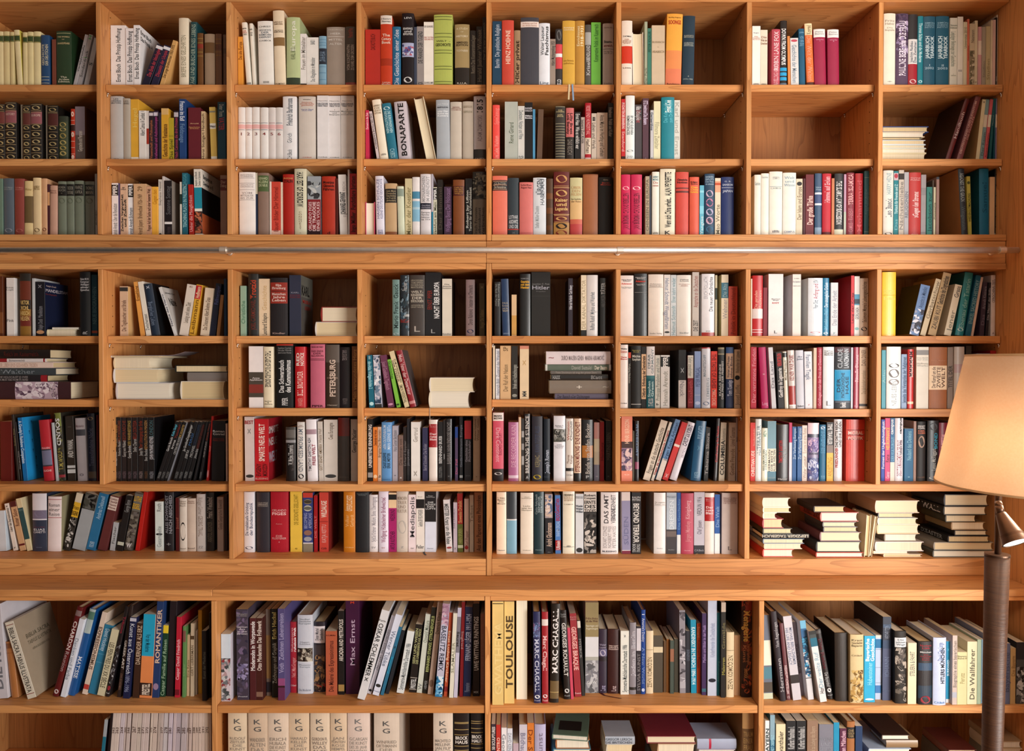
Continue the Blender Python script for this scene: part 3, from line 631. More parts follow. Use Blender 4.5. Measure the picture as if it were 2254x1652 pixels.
690 758 100 7c2434|u2-50 d8a0a0 *TERRA ISLAMICA|u55-74 b87078 TABEST|u78-92 b87078 CAMUS|r47 5c1420
766 834 106 a81c24|u5-98 c85860 Mohammed
846 924 84 3c7c8c|r10,92 a8c8c8|u12-80 78a4b0 Kultur der Araber/Ein Handbuch|k 2c5c68
1014 1104 80 dcdcd4|u4-36 88a8b0 HARRY HEINE|u42-70 80888c *Leo Baeck|o93-97 444
1106 1146 84 107c88 f|b3-14 c0b0b8|o4-11 b03848|u20-65 b0d8dc *Türkisch für Fremde und Z|u70-92 70b0b8 Das
1150 1196 76 c4bcb0 f|b5-14 2c2420|u16-90 888480 Nächstenliebe
1198 1238 94 acaeb4 f|u30-70 70747c RELIGIONEN
1240 1344 98 bc3838|h7-13 e0a0a0 *Gertrud/Pickhan|u30-70 e8c8c8 *!»Gegen den Strom«|r10 bc3838|h95-98 e8c0c0 *DVA
1346 1392 116 a09ca0 f|r22,24,26,28,30,32,93 807c80
1394 1444 224 308078 f|u10-90 184c48 Jacobson zur
1446 1460 165 50483c f
1450 1476 226 d8d4b4 f d4|u10-85 777060 Philosophie
1478 1506 136 a08078 f|b0-4 404850
1706 1760 60 20303c l-38|k b07c48|d6-48 a0b0b4 *!AGAINST THE GRAIN|d55-90 607078 Wittgenstein
1764 1796 130 c0bc58 f l-20|o8-13 505830|u28-75 303418 WIEDERGUTMACHUNG
1862 1946 48 08688c l-8|k 0c4c58|u20-65 0a5070 Samuel
1950 1998 136 d8b48c f
2000 2052 60 141416|u5-55 606468 Deutsche Geschichte im 20. Jahrhundert|b94-96 888
T 4 0 585
-30 28 90 5a2c14 f|b60-95 7a4a28
60 130 104 e4e0de f|h15-22 888888 Ethik/Logik|h70-76 707070 Fink
176 272 66 2c2824|b12-42 6c3020|b42-58 241c18|b57-68 8c6428|b68-84 702a20|b84-100 8c6428|h42-76 d0b070 *!VIKTOR/WOHL/HIRSCH/NELKEN|C 0-100 3a2418
286 312 108 c4c8cc f
314 398 138 16161e f|u5-12 888890 x|u45-88 808088 Ralph Dutli  Mandelstam|o89-96 c09068|C 0-100 141c38|F 5-9 c0a8a0 4-50 Ralph Dutli|F 11-19 c8c0c8 4-98 MANDELSTAM|F 20-24 783028 4-50 Eine Biographie
704 802 50 16181c|h9-30 c0c0c4 *Robert M.W./*Kempner/*Ankläger/*einer/*Epoche|u92-97 c0c0c0 R
806 858 76 0c3c4c f|u20-80 507078 NEUE BIOGRAPHIEN|b91-95 a04830
H 416 658 558 608 e4dcb8 P
H 460 690 514 532 e0d8cc P
1056 1128 178 d4b498 f|b2-10 303030|u28-90 6a4838 Die Tagebuecher und Briefe|k d8b078
1236 1280 136 e4a050 l-60f|u8-35 6a3c18 Erzaehlung
1282 1332 134 e6e0d4 l-72f|u60-90 707070 Zwischentext
1334 1412 150 1c2c40 l-72|d4-10 b0b8c8 x|d35-80 708098 Bergisches Leben|k 101418
1534 1562 182 d8d8d8 l-140f|k c4c0bc|u15-80 445 Naehe des Herrn|F 8-14 303030 10-70 Jeannette Haien|F 18-40 202020 20-60 *Nähe
1574 1654 156 dcd0c4 l76f|u3-6 804838 m|u35-75 786858 Lessing und seine Zeit
1660 1710 160 d4a030 l72f|b2-28 b81c24|u4-26 e8c0a0 *Hoffmann|u30-96 785010 Leibmann
1760 1836 188 dcc8b0 l48f|u20-88 604838 Das Dokument Albert Boehme Grass
1840 1892 150 181c30 l62f|u4-40 50588c Fallmerayer
1904 1944 252 a87848 l40f
1960 1996 110 103050 f
2116 2166 174 8cac98 f|u30-75 508068 Christliche
2186 2250 66 241c1c|u10-40 b04028 *Trotzki|u42-90 703028 JOEL CARMICHAEL|b97-100 181414
T 4 564 585
-20 20 70 20201e
24 124 112 e4ccac f|u12-55 d0b080 Geschichte|u60-98 202020 Leonhard Schapiro
128 276 104 201c20|b8-44 902c20|h10-20 d8b8b0 *Ilja/*Ehrenburg|h25-41 d8b8b0 *Menschen/*Jahre/*Leben|h93-97 a08880 *Kindler|r23 201c20
292 396 80 2c3044 f|h27-30 9090a0 KARL|h31-38 703038 SCHLÖGEL/MOSKAU LESEN|C 0-35 606058,35-100 504c48|F 12-35 181818 5-70 *KARL|F 38-46 902820 10-90 *MOSKAU|F 48-56 902820 20-90 *LESEN
H 576 893 360 490 902820 P
H 526 893 492 612 dcd4cc P
1198 1264 120 6c8c88|u8-86 182828 Mario Frank  Gauck|o94-98 b0c0c0
1268 1346 80 1c242c|p2-98 405868,10161c,788c98,283840|b64-68 a0a0a0|b72-78 682020|u12-26 b0b0b0 Fischer
1350 1484 80 3c3430|h7-22 a09888 HERAUSGEGEBEN/THOMAS NIPPERDEY/DOERING/MANTEUFFEL|h25-45 d0c8b8 !WELT-/BÜRGERKRIEG/DER/IDEOLOGIEN|h48-54 a09888 ANTWORTEN AN/ERNST NOLTE|h82-94 b0a8a0 L
1488 1624 56 16161a f|u28-58 802820 ERNST PIPER/ |u15-72 d8d8d8  /!*NACHT ÜBER EUROPA|h88-96 a0a0a0 L
1636 1722 112 dcd4c4 f|h8-18 606060 Die/deutsche/Revolution|h94-98 888888 Kindler|k 2a2018
1844 1924 120 8c7474|u10-80 403030 Doron Rabinovici  Instanzen der Ohnmacht|o88-95 30304c
1962 2010 152 4c3c18 f|u5-10 988868 x|u50-85 908058 Merger Die Soldaten
2096 2150 140 1c1e22|d4-45 889090 Robert von Ranke/Die Bank der Pryttor
2166 2232 112 14345c l-14|h40-58 a09888 PAUL/Kreisel/und der/*VICHY|h94-97 90a0b8 SIEDLER
2246 2290 252 d8b890 f|b50-98 c89850
T 4 1128 585
64 158 70 141414|h6-9 909090 VON MOCZARSKI|h10-24 e0a830 *Gespräche/mit dem/*Henker
166 334 48 1c1a18 f|h17-20 808080 Joachim C. Fest|h20-28 a8a8b4 !Hitler|h29-31 707070 Propyläen|b37-38 2c2a28
490 530 108 28202c f|u12-54 c0c0c8 *Hitler als Verkäufer  Carl Amery|h94-97 777 x
602 650 80 ecdcc0 f|u8-88 b0a080 DER KANAL DIKTATOR|k c09850|b90-100 202020
652 750 80 dcd6d4|u28-90 606870 Reifton Rudolf  Mythos und Wahrheit|r60 c8c0c0
768 826 106 181818|u8-28 b0b0b0 *!TÄTER|u30-50 707070 HARALD WELZER
944 1064 84 e8e0dc|h6-10 303848 *Hans-Peter/*Schwarz|h12-15 d04038 *Adenauer|h18-22 808888 Der Staatsmann/1952-1967
1070 1182 68 18181a|h5-9 c8c8c8 *Hans-Peter/*Schwarz|h10-14 c83828 *Adenauer|h16-19 c0c0c0 Der Aufstieg/1876-1952|r30 808080
1194 1328 74 e8dcd0|h14-20 a09890 Adenauer/Rheinische Jahre|r21 988880|h94-97 a09890 Siedler Verlag
1332 1388 76 e8e4e0 f|d6-88 8890a8 Helmut Schmidt Weggefährten|o92-95 303030
1390 1440 78 d0d8dc f|u5-45 88a8b0 Einer kehrt wieder|u50-98 88a8b0 Helmut Schmidt
1444 1576 80 e8e2da|h6-11 606060 Helmut/Schmidt|h14-19 b08078 Die Deutschen/und ihre/Nachbarn|h93-96 808888 Siedler
1580 1640 54 c8c0b8 f|u6-55 a06058 Ansprache an die Deutschen|u75-92 404040 DIE ZEIT
1664 1776 70 ecebf0|u5-40 b8b8c0 ERICH FOLLATH/ |u5-60 505860  /!Die neuen Großmächte|b94-100 b02820|h91-93 333 DVA
1782 1800 80 c8c0a0 f|b21-40 203028
1836 1898 76 e0d0b4 f|b13-38 30687c|u15-36 90b0b8 Die Alte|u40-72 a8a0a0 Wehner|k ccc49c
1900 1978 178 c03c1c f|u4-96 8c2410 Politik in Deutschland
2096 2108 112 d8d0c0 f
2110 2200 84 b81820|u25-55 e8b0a0 Die geraden/Reisen|b55-71 d8d0d0|b89-94 e8e0e0|b90-93 b81820
2204 2240 190 7c1428 f
T 4 1690 585
4 134 70 e8e4e4 f|h39-43 606870 Meinhard/Miegel|h45-48 b03838 *!EXIT|h90-96 404448 L|k d8dce8|C 0-100 dce0ec|F 15-20 404850 10-98 Meinhard|F 24-30 404850 10-98 Miegel|F 40-48 b83838 45-98 *EXIT
216 290 72 e4dcd4 f|h6-8 707880 CARL|h10-14 a0b0b8 Die Bankiers|h18-20 808890 SIEDLER|C 0-100 d8ccc8|F 50-80 504848 5-80 MMMMM
352 480 106 d4dae0|u3-8 889098 SV|u10-36 b06070 Anfang und|u38-52 708090 Peter Glotz|o92-95 c88890
480 536 106 0c7098|u8-50 c0d8e8 *Der strategische Graben|u52-88 68b0d0 *Matthias Rüb|o93-97 d8e8f0
552 616 146 ccccd0 f|u15-80 989ca8 Das Ende der Arbeit|h92-97 70a0a0 y
730 758 84 c01c28 f|u15-92 68101c Lang der Krieg|k 98141c
760 806 90 d8d4d0 f|b30-48 4890b0|b38-46 203848|u52-72 606060 GEORG RADA|o85-90 80b0b0
808 890 108 d4c0ac|u6-76 685848 !Salomon Morels Lebensgeschichte|o84-91 282828
1004 1124 54 f0c030|r36 a89030|h27-34 f8e080 Der grosse/Almanach|h38-44 f8e080 Brockhaus|h94-97 f8e080 x
1240 1326 158 6080b0 l104f|p48-99 d8dce8,303040,506c90,9098b0|u4-45 304870 Ansicht in Mexiko|k 302814
1336 1386 108 c8b898 l140f|k a07c50|u4-70 807058 Gorbatschow
1404 1478 52 b09468 l138f|k 8c6c40|u5-50 403020 *Geschichte des Dogmatischen|u52-90 504030 ZAUBI KUT
1546 1614 158 e4dcc4 l100f|u3-25 404040 Grass|u50-92 909080 Jener
1640 1720 42 108088 l86|k 085c60|u10-88 88c0c0 Ebenau der Tatarin|o88-93 c0d8d8
1736 1784 78 0c5c78 l92f|u8-80 80b0b8 ENKEL SACRED HISTORY
1786 1810 96 d0b8a8 l84f
1858 1900 140 382c3c l30f|u8-50 807c88 Arendt Kleinere|u50-90 686070 Das
1914 1940 144 1c1820 l25f|u10-70 888890 *Die Mauer der Stille
1954 2050 80 d4c8c4|u8-45 605858 GEBOCHENE ZEIT|u6-38 807070  /Jacques Picard|h93-97 444 A
T 5 0 745
H -60 440 94 172 1c1210 S|h20-80 501c18 Reich im Kaiserreich
H -60 410 174 212 d8d0d0 S|b0-26 902028|b94-97 902028|h30-60 807878 Biomassentechnik
H -60 466 206 258 dcc4b8 S|h5-75 b89888 UNSER LEBEN UND GEDANKEN TREIBEN
H -60 490 258 310 384044 S|h10-70 788088 Walther
H -60 418 320 370 201c20 S|b88-100 901c24|h10-65 989090 THE HOLOCAUST IS OVER/WE MUST RISE FROM ITS ASHES
H -60 622 378 532 3c2024 S|b29-84 b8a0b0|p29-84 5c4458,e0d4dc,7c6474,d8ccd4|i16-26 c0b0b0 !The/Riverside/Shakespeare
H 944 1400 150 164 e0d8d8 P
H 1006 1326 166 260 e0d0b0 P
H 1004 1394 264 384 d8dce0 P
H 1026 1500 388 524 c8c4c8 P
H 1544 2000 234 292 20201c P
H 1650 2000 296 354 78706c S
H 1594 1980 374 534 e0d8c8 P
2190 2250 66 e8e0e0 f|b42-82 403830|p43-81 782018,88807c,201c1c,a8a09c
T 5 564 745
-2 62 66 e8e2e2 f|b42-83 484038|h50-56 d0c8c8 *Anne/*Applebaum|b62-76 803028
66 152 70 e4d8bc|d7-66 403c38 *!THE CASE OF RICHARD SORGE|h88-95 504838 Secker/&/Warburg
180 326 40 101214|b0-2 c03828|h4-15 888888 Stephane Courtois/Nicolas Werth/Jean-Louis Panne|u25-76 d0d0d0 *!Das Schwarzbuch/*des Kommunismus|u84-96 c0c0c0 *PIPER
342 434 70 b81820|u10-31 e8d8d0 *!RED/*NOTICE|u40-80 e8b8b0 *BILL BROWDER|u84-97 e09088 HANSER
478 606 45 c06078|h3-6 401018 FRANCOIS FURET|h9-20 501824 !DAS ENDE/DER/ILLUSION|r23,25 501824|h95-99 381018 *PIPER
612 734 52 38281c|b0-28 584c44|u24-82 d0b8a8 *!PETERSBURG|h51-54 a89080 SCHLÖGEL|h94-97 b0a090 Hanser|k 1c1410
736 828 74 1c1418|d5-22 8c8080 KARL SCHLÖGEL|u84-94 706868 HANSER
842 892 66 7c4c20 f|u5-90 c08848 Mein verwundetes Herz
994 1040 142 086078 l-20f|d2-8 b0d0d8 =|d12-64 90c8d8 *dtv-Atlas Weltgeschichte 2|o89-96 b0d8e0
1046 1106 142 c0c0d0 l-18f|p2-92 304058,e0e4ec,607890,8894a8|b93-100 282828
1160 1214 140 64304c l-72f|d12-66 a87890 Josef Goebbels Tagebuch|o92-96 c890b0
1236 1274 178 78b840 l-84f|d4-40 304c20 Griechisches|o92-96 304c20
1300 1352 104 d8c8a0 l-142f|d14-56 484030 ZUM WIEDERSEHEN/DER STERNE|d60-92 686048 SIMON WIESENTHAL
1356 1412 96 881420 l-130|d7-78 d0a8a8 *!Mein Vater der Deserteur|b89-94 c08080|k 48484c
H 1530 1920 342 466 e4dcd0 P
H 1526 1880 470 606 e8dcc4 P
2082 2100 60 d8ccb4 f
2106 2144 88 d4d8e0 f|u4-92 707c90 Heinrich Böll  Zustand des Wandel
2146 2240 62 d0aC80 f|u2-10 6a5030 SP|u35-85 806848 Der Ruf der Nation
T 5 1128 745
-8 46 64 24221e f|u35-80 989890 *Briefe und Aufzeichnungen|o90-96 909088
64 144 62 e0c8a4 f|b0-6 d08870|u8-55 c0a070 x|u85-95 505050 MM|C 0-100 dcc8b0|F 20-50 201c1c 20-60 *MM
H 296 862 112 222 dcd0d4 S|h24-90 706468 DURCH MAUERN GEHEN · MARINA ABRAMOVIĆ|h4-12 881824 ~
H 290 866 226 274 5c685c S|b0-3 c8ccc8|b97-100 c8c8c8|h40-70 a8a8a0 David Suzuki|h75-94 d0c8b8 *!Der Baum
H 336 784 282 308 605c58 S|h10-90 a09890 Franz Dieckmann Ich trug den grünen Stern
H 340 840 312 362 161414 S|h2-16 a0a0a0 *HAKK|h70-90 909090 Blatt
H 326 868 366 480 7c7064 S|h43-53 d8d0c4 +|h86-96 b8b0a0 ~
H 372 842 482 522 5c5468 S|h5-65 302c38 Der Rausch aller Dichtungen
944 1016 52 e8e0dc|h5-8 303030 *Winkler|h9-13 c04038 *Deutsche/*Gesellschafts|h18-24 c04038 *Vierter/*Band|h91-93 333333 *C.H.Beck
1018 1042 120 1c1a18 f|b0-10 c84838|d20-55 a8a8a0 Wolfgang Niedecken
1044 1132 62 141414|h6-11 a8a058 Hannelore/Kraft|h14-24 c8c8c0 *Mächte/*Kampfraum|b93-94 c0c0c0
1134 1174 70 100e10 f|b12-85 e0b890|u15-82 302018 *Ditfurth  Erfindung der Demokratie
1178 1250 68 e0dcdc|b50-100 0c5864|b47-52 2c7078|u4-44 6c8088 !DEAR/GERMANY|u56-82 b0d0d4 *Stephen/*Green|u84-97 d0d0d0 THEISS
1254 1298 144 d8d8d0 f|u5-60 88908c Parallelen und Politik|u62-85 808880 Prokopp|h90-95 101010 *b
1304 1382 144 e4e4e4 f|b3-22 141414|u3-22 f0f0f0 *PIPER|u30-95 a0a098 Hannah Arendt
1460 1526 98 15171a f|b52-100 d4d0d0|u20-50 a0a8b0 x|d54-80 888890 Nauck
1540 1590 146 801820 f|b0-43 d8d4cc|d3-40 98a098 Sehr geehrter|u48-90 b85058 Elisabeth
1600 1656 110 88a0d0 f|u28-62 506090 PETER PRAGAL|r77 d0d8e8|o88-94 c0d0f0
1664 1740 76 ccd0dc|b0-2 a81820|u12-48 8898a8 MAGNETSCHIFF/ |u50-85 90a0b0  /LEMBERG|o89-95 7080a0
1746 1800 110 d83828 f|d5-65 801810 *!THE TASTE OF ASHES|d68-95 e8b0a0 MARCI SHORE
1806 1862 76 101416|b0-12 8c8468|b3-10 404038|u22-85 b0b0b0 *KLAUS BEHNKE/DER PREIS DER FREIHEIT
1876 1942 74 1c2c50|b0-10 284878|b10-52 b09078|u15-50 303040 Warten auf Frieden/ohne Ende|u54-80 a0a8c0 *Tom Koenigs
1950 2008 94 c8ac90 f|u3-40 706050 Weihnachten der Lubawen|o44-52 181818|u60-95 807060 Josef Joffe
2096 2146 72 b01c38 f|u3-90 d88898 Der verratene Frieden
2192 2254 72 b02060 l-30|h42-46 e0b0c0 x|h88-95 e0a0c0 Long
T 5 1690 745
36 76 74 d0d4dc l-35f|u20-70 808490 Das Land
94 146 118 16161a l-26f|u2-25 c02020 *VERURTEILEN|u28-80 d0d0d0 *Geoffroy de Lagasnerie
150 184 112 dcd8c8 l-22|b2-10 181818|u15-50 605848 Michel Foucault
190 248 100 ccc4c0 l-20|u8-52 904848 *!KEINER WAR DABEI|b61-93 9c2420|b94-95 fff
256 322 100 c8ccd8 l-14|h9-17 606878 die/Juden|u20-60 c89898 |h94-97 222222 *Rotbuch
330 398 110 dcdce4 f l-12|d6-50 687890 Familien Tragik|h92-95 c04040 y
400 428 80 c8b49c f
430 474 76 9c2438|u3-95 d08090 *Goldhagen oder der Preis der Demokratie
484 580 72 dce0e4|h5-14 707070 Harald Welzer/*Die geistigen/*Manderinen|h86-96 808080 L
586 726 72 20242c|b0-9 401820|b37-87 0888b8|r38,86 60a8c8|u3-34 b0b8c0 CLAUDE/*LANZMANN|u42-82 0c3048 DER/!PATAGONISCHE/HASE|u90-98 d8d8d8 *Rowohlt|r89 8890a0
730 750 76 b8b8c0 f
752 800 74 8c1c38|u12-56 d8a8b0 *!Rituelle Distanz|h94-97 e0b0b8 DVA
804 876 74 bca084 f|u4-30 685038 DAN DINER|u38-76 907858 Das Jahrhundert verstehen|b92-96 201818
1000 1036 100 388898 f|u30-60 80b8c0 Atlas
1042 1168 70 d8dcdc|b20-28 d8dcdc|o27-34 505050|o36-50 686464|o52-62 807878|u55-95 a0a8a8 NEUES LEBEN
1174 1222 136 88a0c0 f|u5-90 405878 *Jenseits des Verstandes der Religionen
1228 1280 92 b81c1c|u4-46 301010 MMMMMM|u6-55 e8d8d0  /MMMMMM|b88-92 e0c0a0
1304 1412 72 d8d4c8 f|b5-13 808080|h16-22 b0b0a8 Das Buch/der Zeit|h25-32 a0a098 Hoffnung/Werke
1416 1574 74 985c34|b30-69 e4ccac|h20-23 b88060 Peter Mäther|u32-66 5c4034 Der Kampf um die/!ZWEITE/WELT
1578 1630 74 847468 f|u30-66 302820 TITEL DER
1632 1726 70 b0a8a0|b28-42 a89090
1740 1788 62 303030 f
1830 1950 130 a8b0c0 f
1952 2066 104 901418 f
T 6 0 895
6 120 128 5c1210 f
150 178 66 28201c l-50f|u8-60 807048 Robert Doe|k 302820
180 196 130 20181a l-52f|u40-90 b8b0b0 Wenn am in Prisma
206 246 92 1068a8 l-48f|d5-72 c8d8e8 *!A Gravity's Rainbow Companion|C 0-100 2090d0|F 5-12 101830 20-40 !|F 20-28 101830 10-30 !|F 34-42 101830 15-40 !|F 50-58 101830 15-40 !|F 62-70 101830 20-50 !|F 76-84 101830 20-50 !|F 88-96 101830 30-60 !
388 474 110 b02430 l-44|b48-76 303038|b50-74 70708c|h44-48 e0a0a8 *!FRAUEN|h81-85 e0b0b0 *SUCHE
492 512 138 b0b4b8 f l-36
516 578 50 302c24 l-42|b0-20 707838|p0-100 585030,201c14,707040,3c3420|d8-48 d8d8d8 *!SOUND|u56-84 b0a050 T.M.WOLF|b91-95 903038
596 666 80 2c241e l-20f|u36-64 b8b4b0 *ANDI WANAL|b76-88 c0c0c0|b80-82 2c241e|h15-18 807870 ---
684 768 96 b0aab0 l-20|h10-15 806870 Mitscherlich|b18-28 404048|h86-94 706870 o
780 848 56 141c38 l-14|o5-10 b0a080|u22-78 606888 !Tausendundeine Nacht|b86-96 605448
852 862 70 601014 f
946 980 92 141012 f|u6-52 b08848 *GEBLENDET UND BETROGEN|u50-80 c0c0c0 *Maria Miguel Ancora|u85-96 706060 WAGEN
984 1022 92 141012 f|u5-30 c09058 *Noch unten|u26-46 a0a0a0 Joachim|u85-96 605058 WAGEN
1028 1068 92 161214 f|u5-38 804030 EXIL IM WUNDERLAND|u36-60 a0a0a0 Roberto Bazlen|u85-96 605058 WAGEN
1072 1116 92 18141a f|u5-38 703028 GESPRAECHE|u36-62 a0a0a0 Georg von Wallwitz|u85-96 605058 WAGEN
1120 1160 92 161214 f|u5-44 a08848 DER WAHRHEITSSPASS|u44-64 b0b0b0 Georg Brandes|u85-96 605058 WAGEN
1164 1212 92 161214 f|u5-34 803028 BELLA CONTESSA|u34-54 a0a0a0 Stelio Charon|u85-96 605058 WAGEN
1216 1262 94 1c1414 f|u5-48 803020 Der Untergang der Erde|u48-60 a0a0a0 Josep Pla|u85-96 807070 WAGEN
1266 1304 92 141012 f|u5-50 a07848 REVOLUTION IN MASSEN|u50-68 a0a0a0 Ben Becke|u85-96 604028 WAGEN
1308 1358 92 141214 f|u5-30 406068 LONDON|u30-66 c0c0c8 JOHN MAYNARD KEYNES|u85-96 808088 WAGEN|k 0c0c10
1368 1400 124 181416 l180f|u5-24 50a0b8 *Kuba Sanpi|u26-50 c0c0c0 Garcia Benedo|u85-96 808080 WAGEN
1404 1434 126 141214 l176f|u5-28 802820 Yasunari|u30-46 c0c0c0 Irma|u85-96 707070 WAGEN
1438 1470 128 141214 l178f|u5-26 b09050 DIE ZIGARETTE|u26-55 a0a0a0 CRISTINA PERI ROSSI|u85-96 707070 WAGEN|k 888890
1520 1556 126 141214 l160f|u5-30 b0b0b0 Doppelgaenger|u30-50 b0b0b0 Jan Gronbow|u85-96 707070 WAGEN
1560 1594 126 141214 l155f|u20-40 305888 MAGI|u48-62 b0b0b0 JOSEP PLA|u85-96 707070 WAGEN
1598 1636 126 141214 l150f|u5-40 203048 GESCHICHTE|u40-60 a0a0a0 MICHAEL|u85-96 808080 WAGEN
1642 1684 126 141214 l145f|u5-46 602820 HAENDLER DER GEFANGENEN|u46-62 a0a0a0 Johannes Bolte|u85-96 707070 WAGEN
1690 1724 126 141214 l120f|u5-46 301414 X
1728 1776 126 161214 l98f|u4-32 803828 Gründe Venus|u34-60 908888 HILARY SPURLING|u85-96 707070 WAGEN
1806 1832 80 a81c18 l44f|u35-65 d09080 Lauf|o83-95 c08080
1852 1984 120 141014 l14f|b0-7 141014|h15-24 b8b8b8 *!Roman/*Conrad|h28-34 703028 Commander/*MARLOWE
1986 2002 146 d8b8a8 f
2156 2240 86 c8c0c0 f l-4|h5-12 901c20 *BEST|u15-30 888888 x|o90-95 303030
2242 2250 110 b01820 f
T 6 564 895
-4 110 105 b41420 f|u8-68 e8d0c8 *!SMARTE NEUE WELT|u72-92 501010 *EVGENY/*MOROZOV|h94-98 e0a8a0 BLESSING|C 0-100 901420|F 10-26 c8b8b8 2-70 *SMARTE|F 28-46 b0a0a0 2-60 *NEUE|F 50-74 a8a0b0 2-60 *WELT
262 348 176 141012|b0-24 383430|b5-20 605c58|b24-29 8c8c90|u33-70 b0b0b0 *W. Michael Blumenthal|u33-80 504848  /In achtzig Jahren
362 430 132 d8d4d0|h5-9 907068 ARI/SHAVIT|d12-84 68707c !MY PROMISED LAND|o88-96 202024
452 542 108 ece8ee l-14|b16-24 a88c98|u30-84 404048 TIMOTHY GARTON ASH/ |u40-74 8c2038  /*!FREIE WELT
552 592 128 d0c8c0 l-12f|u12-36 988878 Vlasta Huf|u38-82 806848 GOTT SEGNET AMERIKA
596 716 112 d8d0c8 f|u5-32 706050 Cees Europagne|o89-95 404040
722 822 94 3c3430|b0-29 6c1c14|h92-95 605850 EDITION
832 892 108 c8bfb8|u16-54 605c58 *George Packer
982 1024 106 101214 f|u9-78 c8c8c8 *!UNERBETENE ERINNERUNG|b86-94 909090
1028 1068 178 d87c30 f|u5-34 803c10 *Demokratie mit Herzen|o88-95 e8c8a0
1070 1100 176 c8a890 f|u5-56 785840 Brigitte Das Bernstein|u88-94 303030 b
1104 1194 134 5890c8|u5-46 c0d4e8 !»EIN OLIVENBAUM/MAN GERNE SEIT«|u52-78 203848 *CLAUS LEGGEWIE/*ERIK MEYER|h96-98 3870a8 HANSER
1198 1246 166 a8a4b0 f|u8-46 707078 Hans Gunter Bechtstein|h88-92 606068 x
1250 1292 250 786058 f|u8-65 504038 Die letzten von|h90-95 e0e0e0 4
1294 1324 176 241c1c f|u25-72 706868 Erhard Eppler
1326 1350 104 1c1c22 f|b40-90 28282c|u45-80 707078 JSHAVIN
1362 1440 132 e4e0dc f|u10-34 a09890 Gertrud|u80-94 a09890 x
1462 1508 182 2c2c4c f|u30-80 888498 Bernd Schneider Die Kinder
1520 1596 112 e8dcd4|b7-45 a01820|h9-13 d08080 Margret/Boveri|h21-34 e8c8c8 *Der/*rote/*Blatt|h41-43 d08080 x
1600 1640 130 18181a f|u24-70 b8b8b8 *BERNHARD BUEB|u76-94 707070 ULLSTEIN
1644 1664 116 201c1c f|u50-70 a0a0a0 *von
1668 1720 106 1c1a1c|u5-72 888484 BARBARA HAHN ENDLOSE NACHT|h90-94 707070 x
1748 1774 176 4c3c58 f|b0-20 1c3c80|u55-92 b05878 Der Fall
1788 1816 90 14161a f|u12-78 686c78 !Gedächtnisraum Europa|b91-95 909090
1832 1892 122 1a1416 f|b0-30 9c141c|u32-68 787078 *Geschichte ohne/*Rückkehr|h90-92 606060 DVA
1908 1968 78 b8a088|u4-38 6c5840 !Abraham Sutzkever/Wilner Getto|h92-94 604838 A
2082 2176 50 c85068|b0-12 e4dcd8|h3-10 303030 *MARK/MAZOWER|d22-72 e0a8b4 !Dark Continent|u30-62 8c1c38  /EUROPE'S CENTURY|b82-100 181014|o87-91 c8c8c8
2218 2254 134 a05c88|u5-50 e0b0c8
T 6 1128 895
-8 52 134 a8608c|u5-76 d8a8c0 !DIE RECORDER KAIN|b90-95 d8c0d0
54 76 90 dcc0a4 f
80 102 102 383838 f|b20-30 a0a0a0|b40-50 909090|b60-74 a0a0a0
104 154 60 1c1a1a|u3-88 c8c4c0 *!BREAKING THE SILENCE|h91-97 c8c8c8 A
170 264 82 2c2a34|u15-55 404860 KANN TÖTET ALLES|u60-78 888060 KERJAC|o90-97 b8a028
274 330 104 101c28|u50-88 a0a8b8 *!Joseph Rovan|h92-94 586070 Hanser
362 464 78 e0e0e8|h14-18 585858 Philipp P./Thomas|b20-40 606058|p21-39 383834,b8b8b4,181818,8c8c88|h43-50 909098 DER/SCHWARZE/PRINZ
470 536 102 dcd4cc|u5-35 b05848 Winston/ |u5-35 404040  /Churchill|b79-84 141414|u58-72 806050 Thomas/Kielinger|h88-92 888888 C.H. Beck
540 604 102 d8b89c|u5-85 702020 *STEFAN MÜNING  EINE KINDHEIT|b87-100 141214
612 708 112 1c1a1c|u6-88 c0b8b0 Briefe von Stefan Becker|b42-62 b07030|h90-96 b0b0b0 *P
716 768 136 707080|b0-28 c08880|b28-50 d0c0a0|b50-72 c4b498|h90-94 c0b8c0 o
770 806 130 981a20 f|u35-65 600c10 Hamburg
820 868 120 1c1816 f|u20-65 585450 MARTINS LEBEN|h90-94 606060 x
958 1054 80 e89078 f|b39-49 402c2c|b49-84 a888a0|p50-84 484058,c8b0b8,5c5070,e0c8c8|u5-42 f8d8c0 HENRI BERGSON|h88-92 f8d8c8 <>
1056 1072 212 504c40 f
1078 1112 122 181820|u5-60 6880a0 *AMSTERDAM|b68-80 904868
1142 1206 110 dcd0c0 l165f|u12-88 605448 !Fragen an die deutsche Geschichte|k 4c3420
1216 1242 130 dcd4c8 l165f|u14-90 a02830 *Gegen die nachwachsende Arroganz
1256 1304 104 6890c0 l178f|b65-100 dcd4cc|u5-68 283c60 Jürgen Kocka Arbeiten
1312 1366 128 c82c2c l180f|b38-42 e8d8d0|u88-96 e0b0b0 x
1376 1442 126 d8d4e0 l170|u5-40 403c50 *CHRISTIAN RIBBAT|u5-60 907888  /DEUTSCHLAND FÜR EINE SAISON
1564 1668 118 0c5078 l52|u8-30 80a8c8 *PIUS MINTER|u35-55 5888a8 x|u85-95 80a8c0 KAISER
1676 1720 180 1c1c1c l20f|u8-90 888484 *Taberna Skora
1766 1798 100 1c1418 l28|u12-70 c04040 *Confronting the Nation
1814 1864 136 c8bca8 f l18|u10-30 807868 Bundeszentrale|u30-90 282420 *COLUMBIA
1898 1960 138 c4b0a0 f l6|u8-40 705848 Lionel Gossman|u45-90 806850 Goethe Freunde
1972 2008 94 b0a0a0 f l12|u8-60 504848 Martin
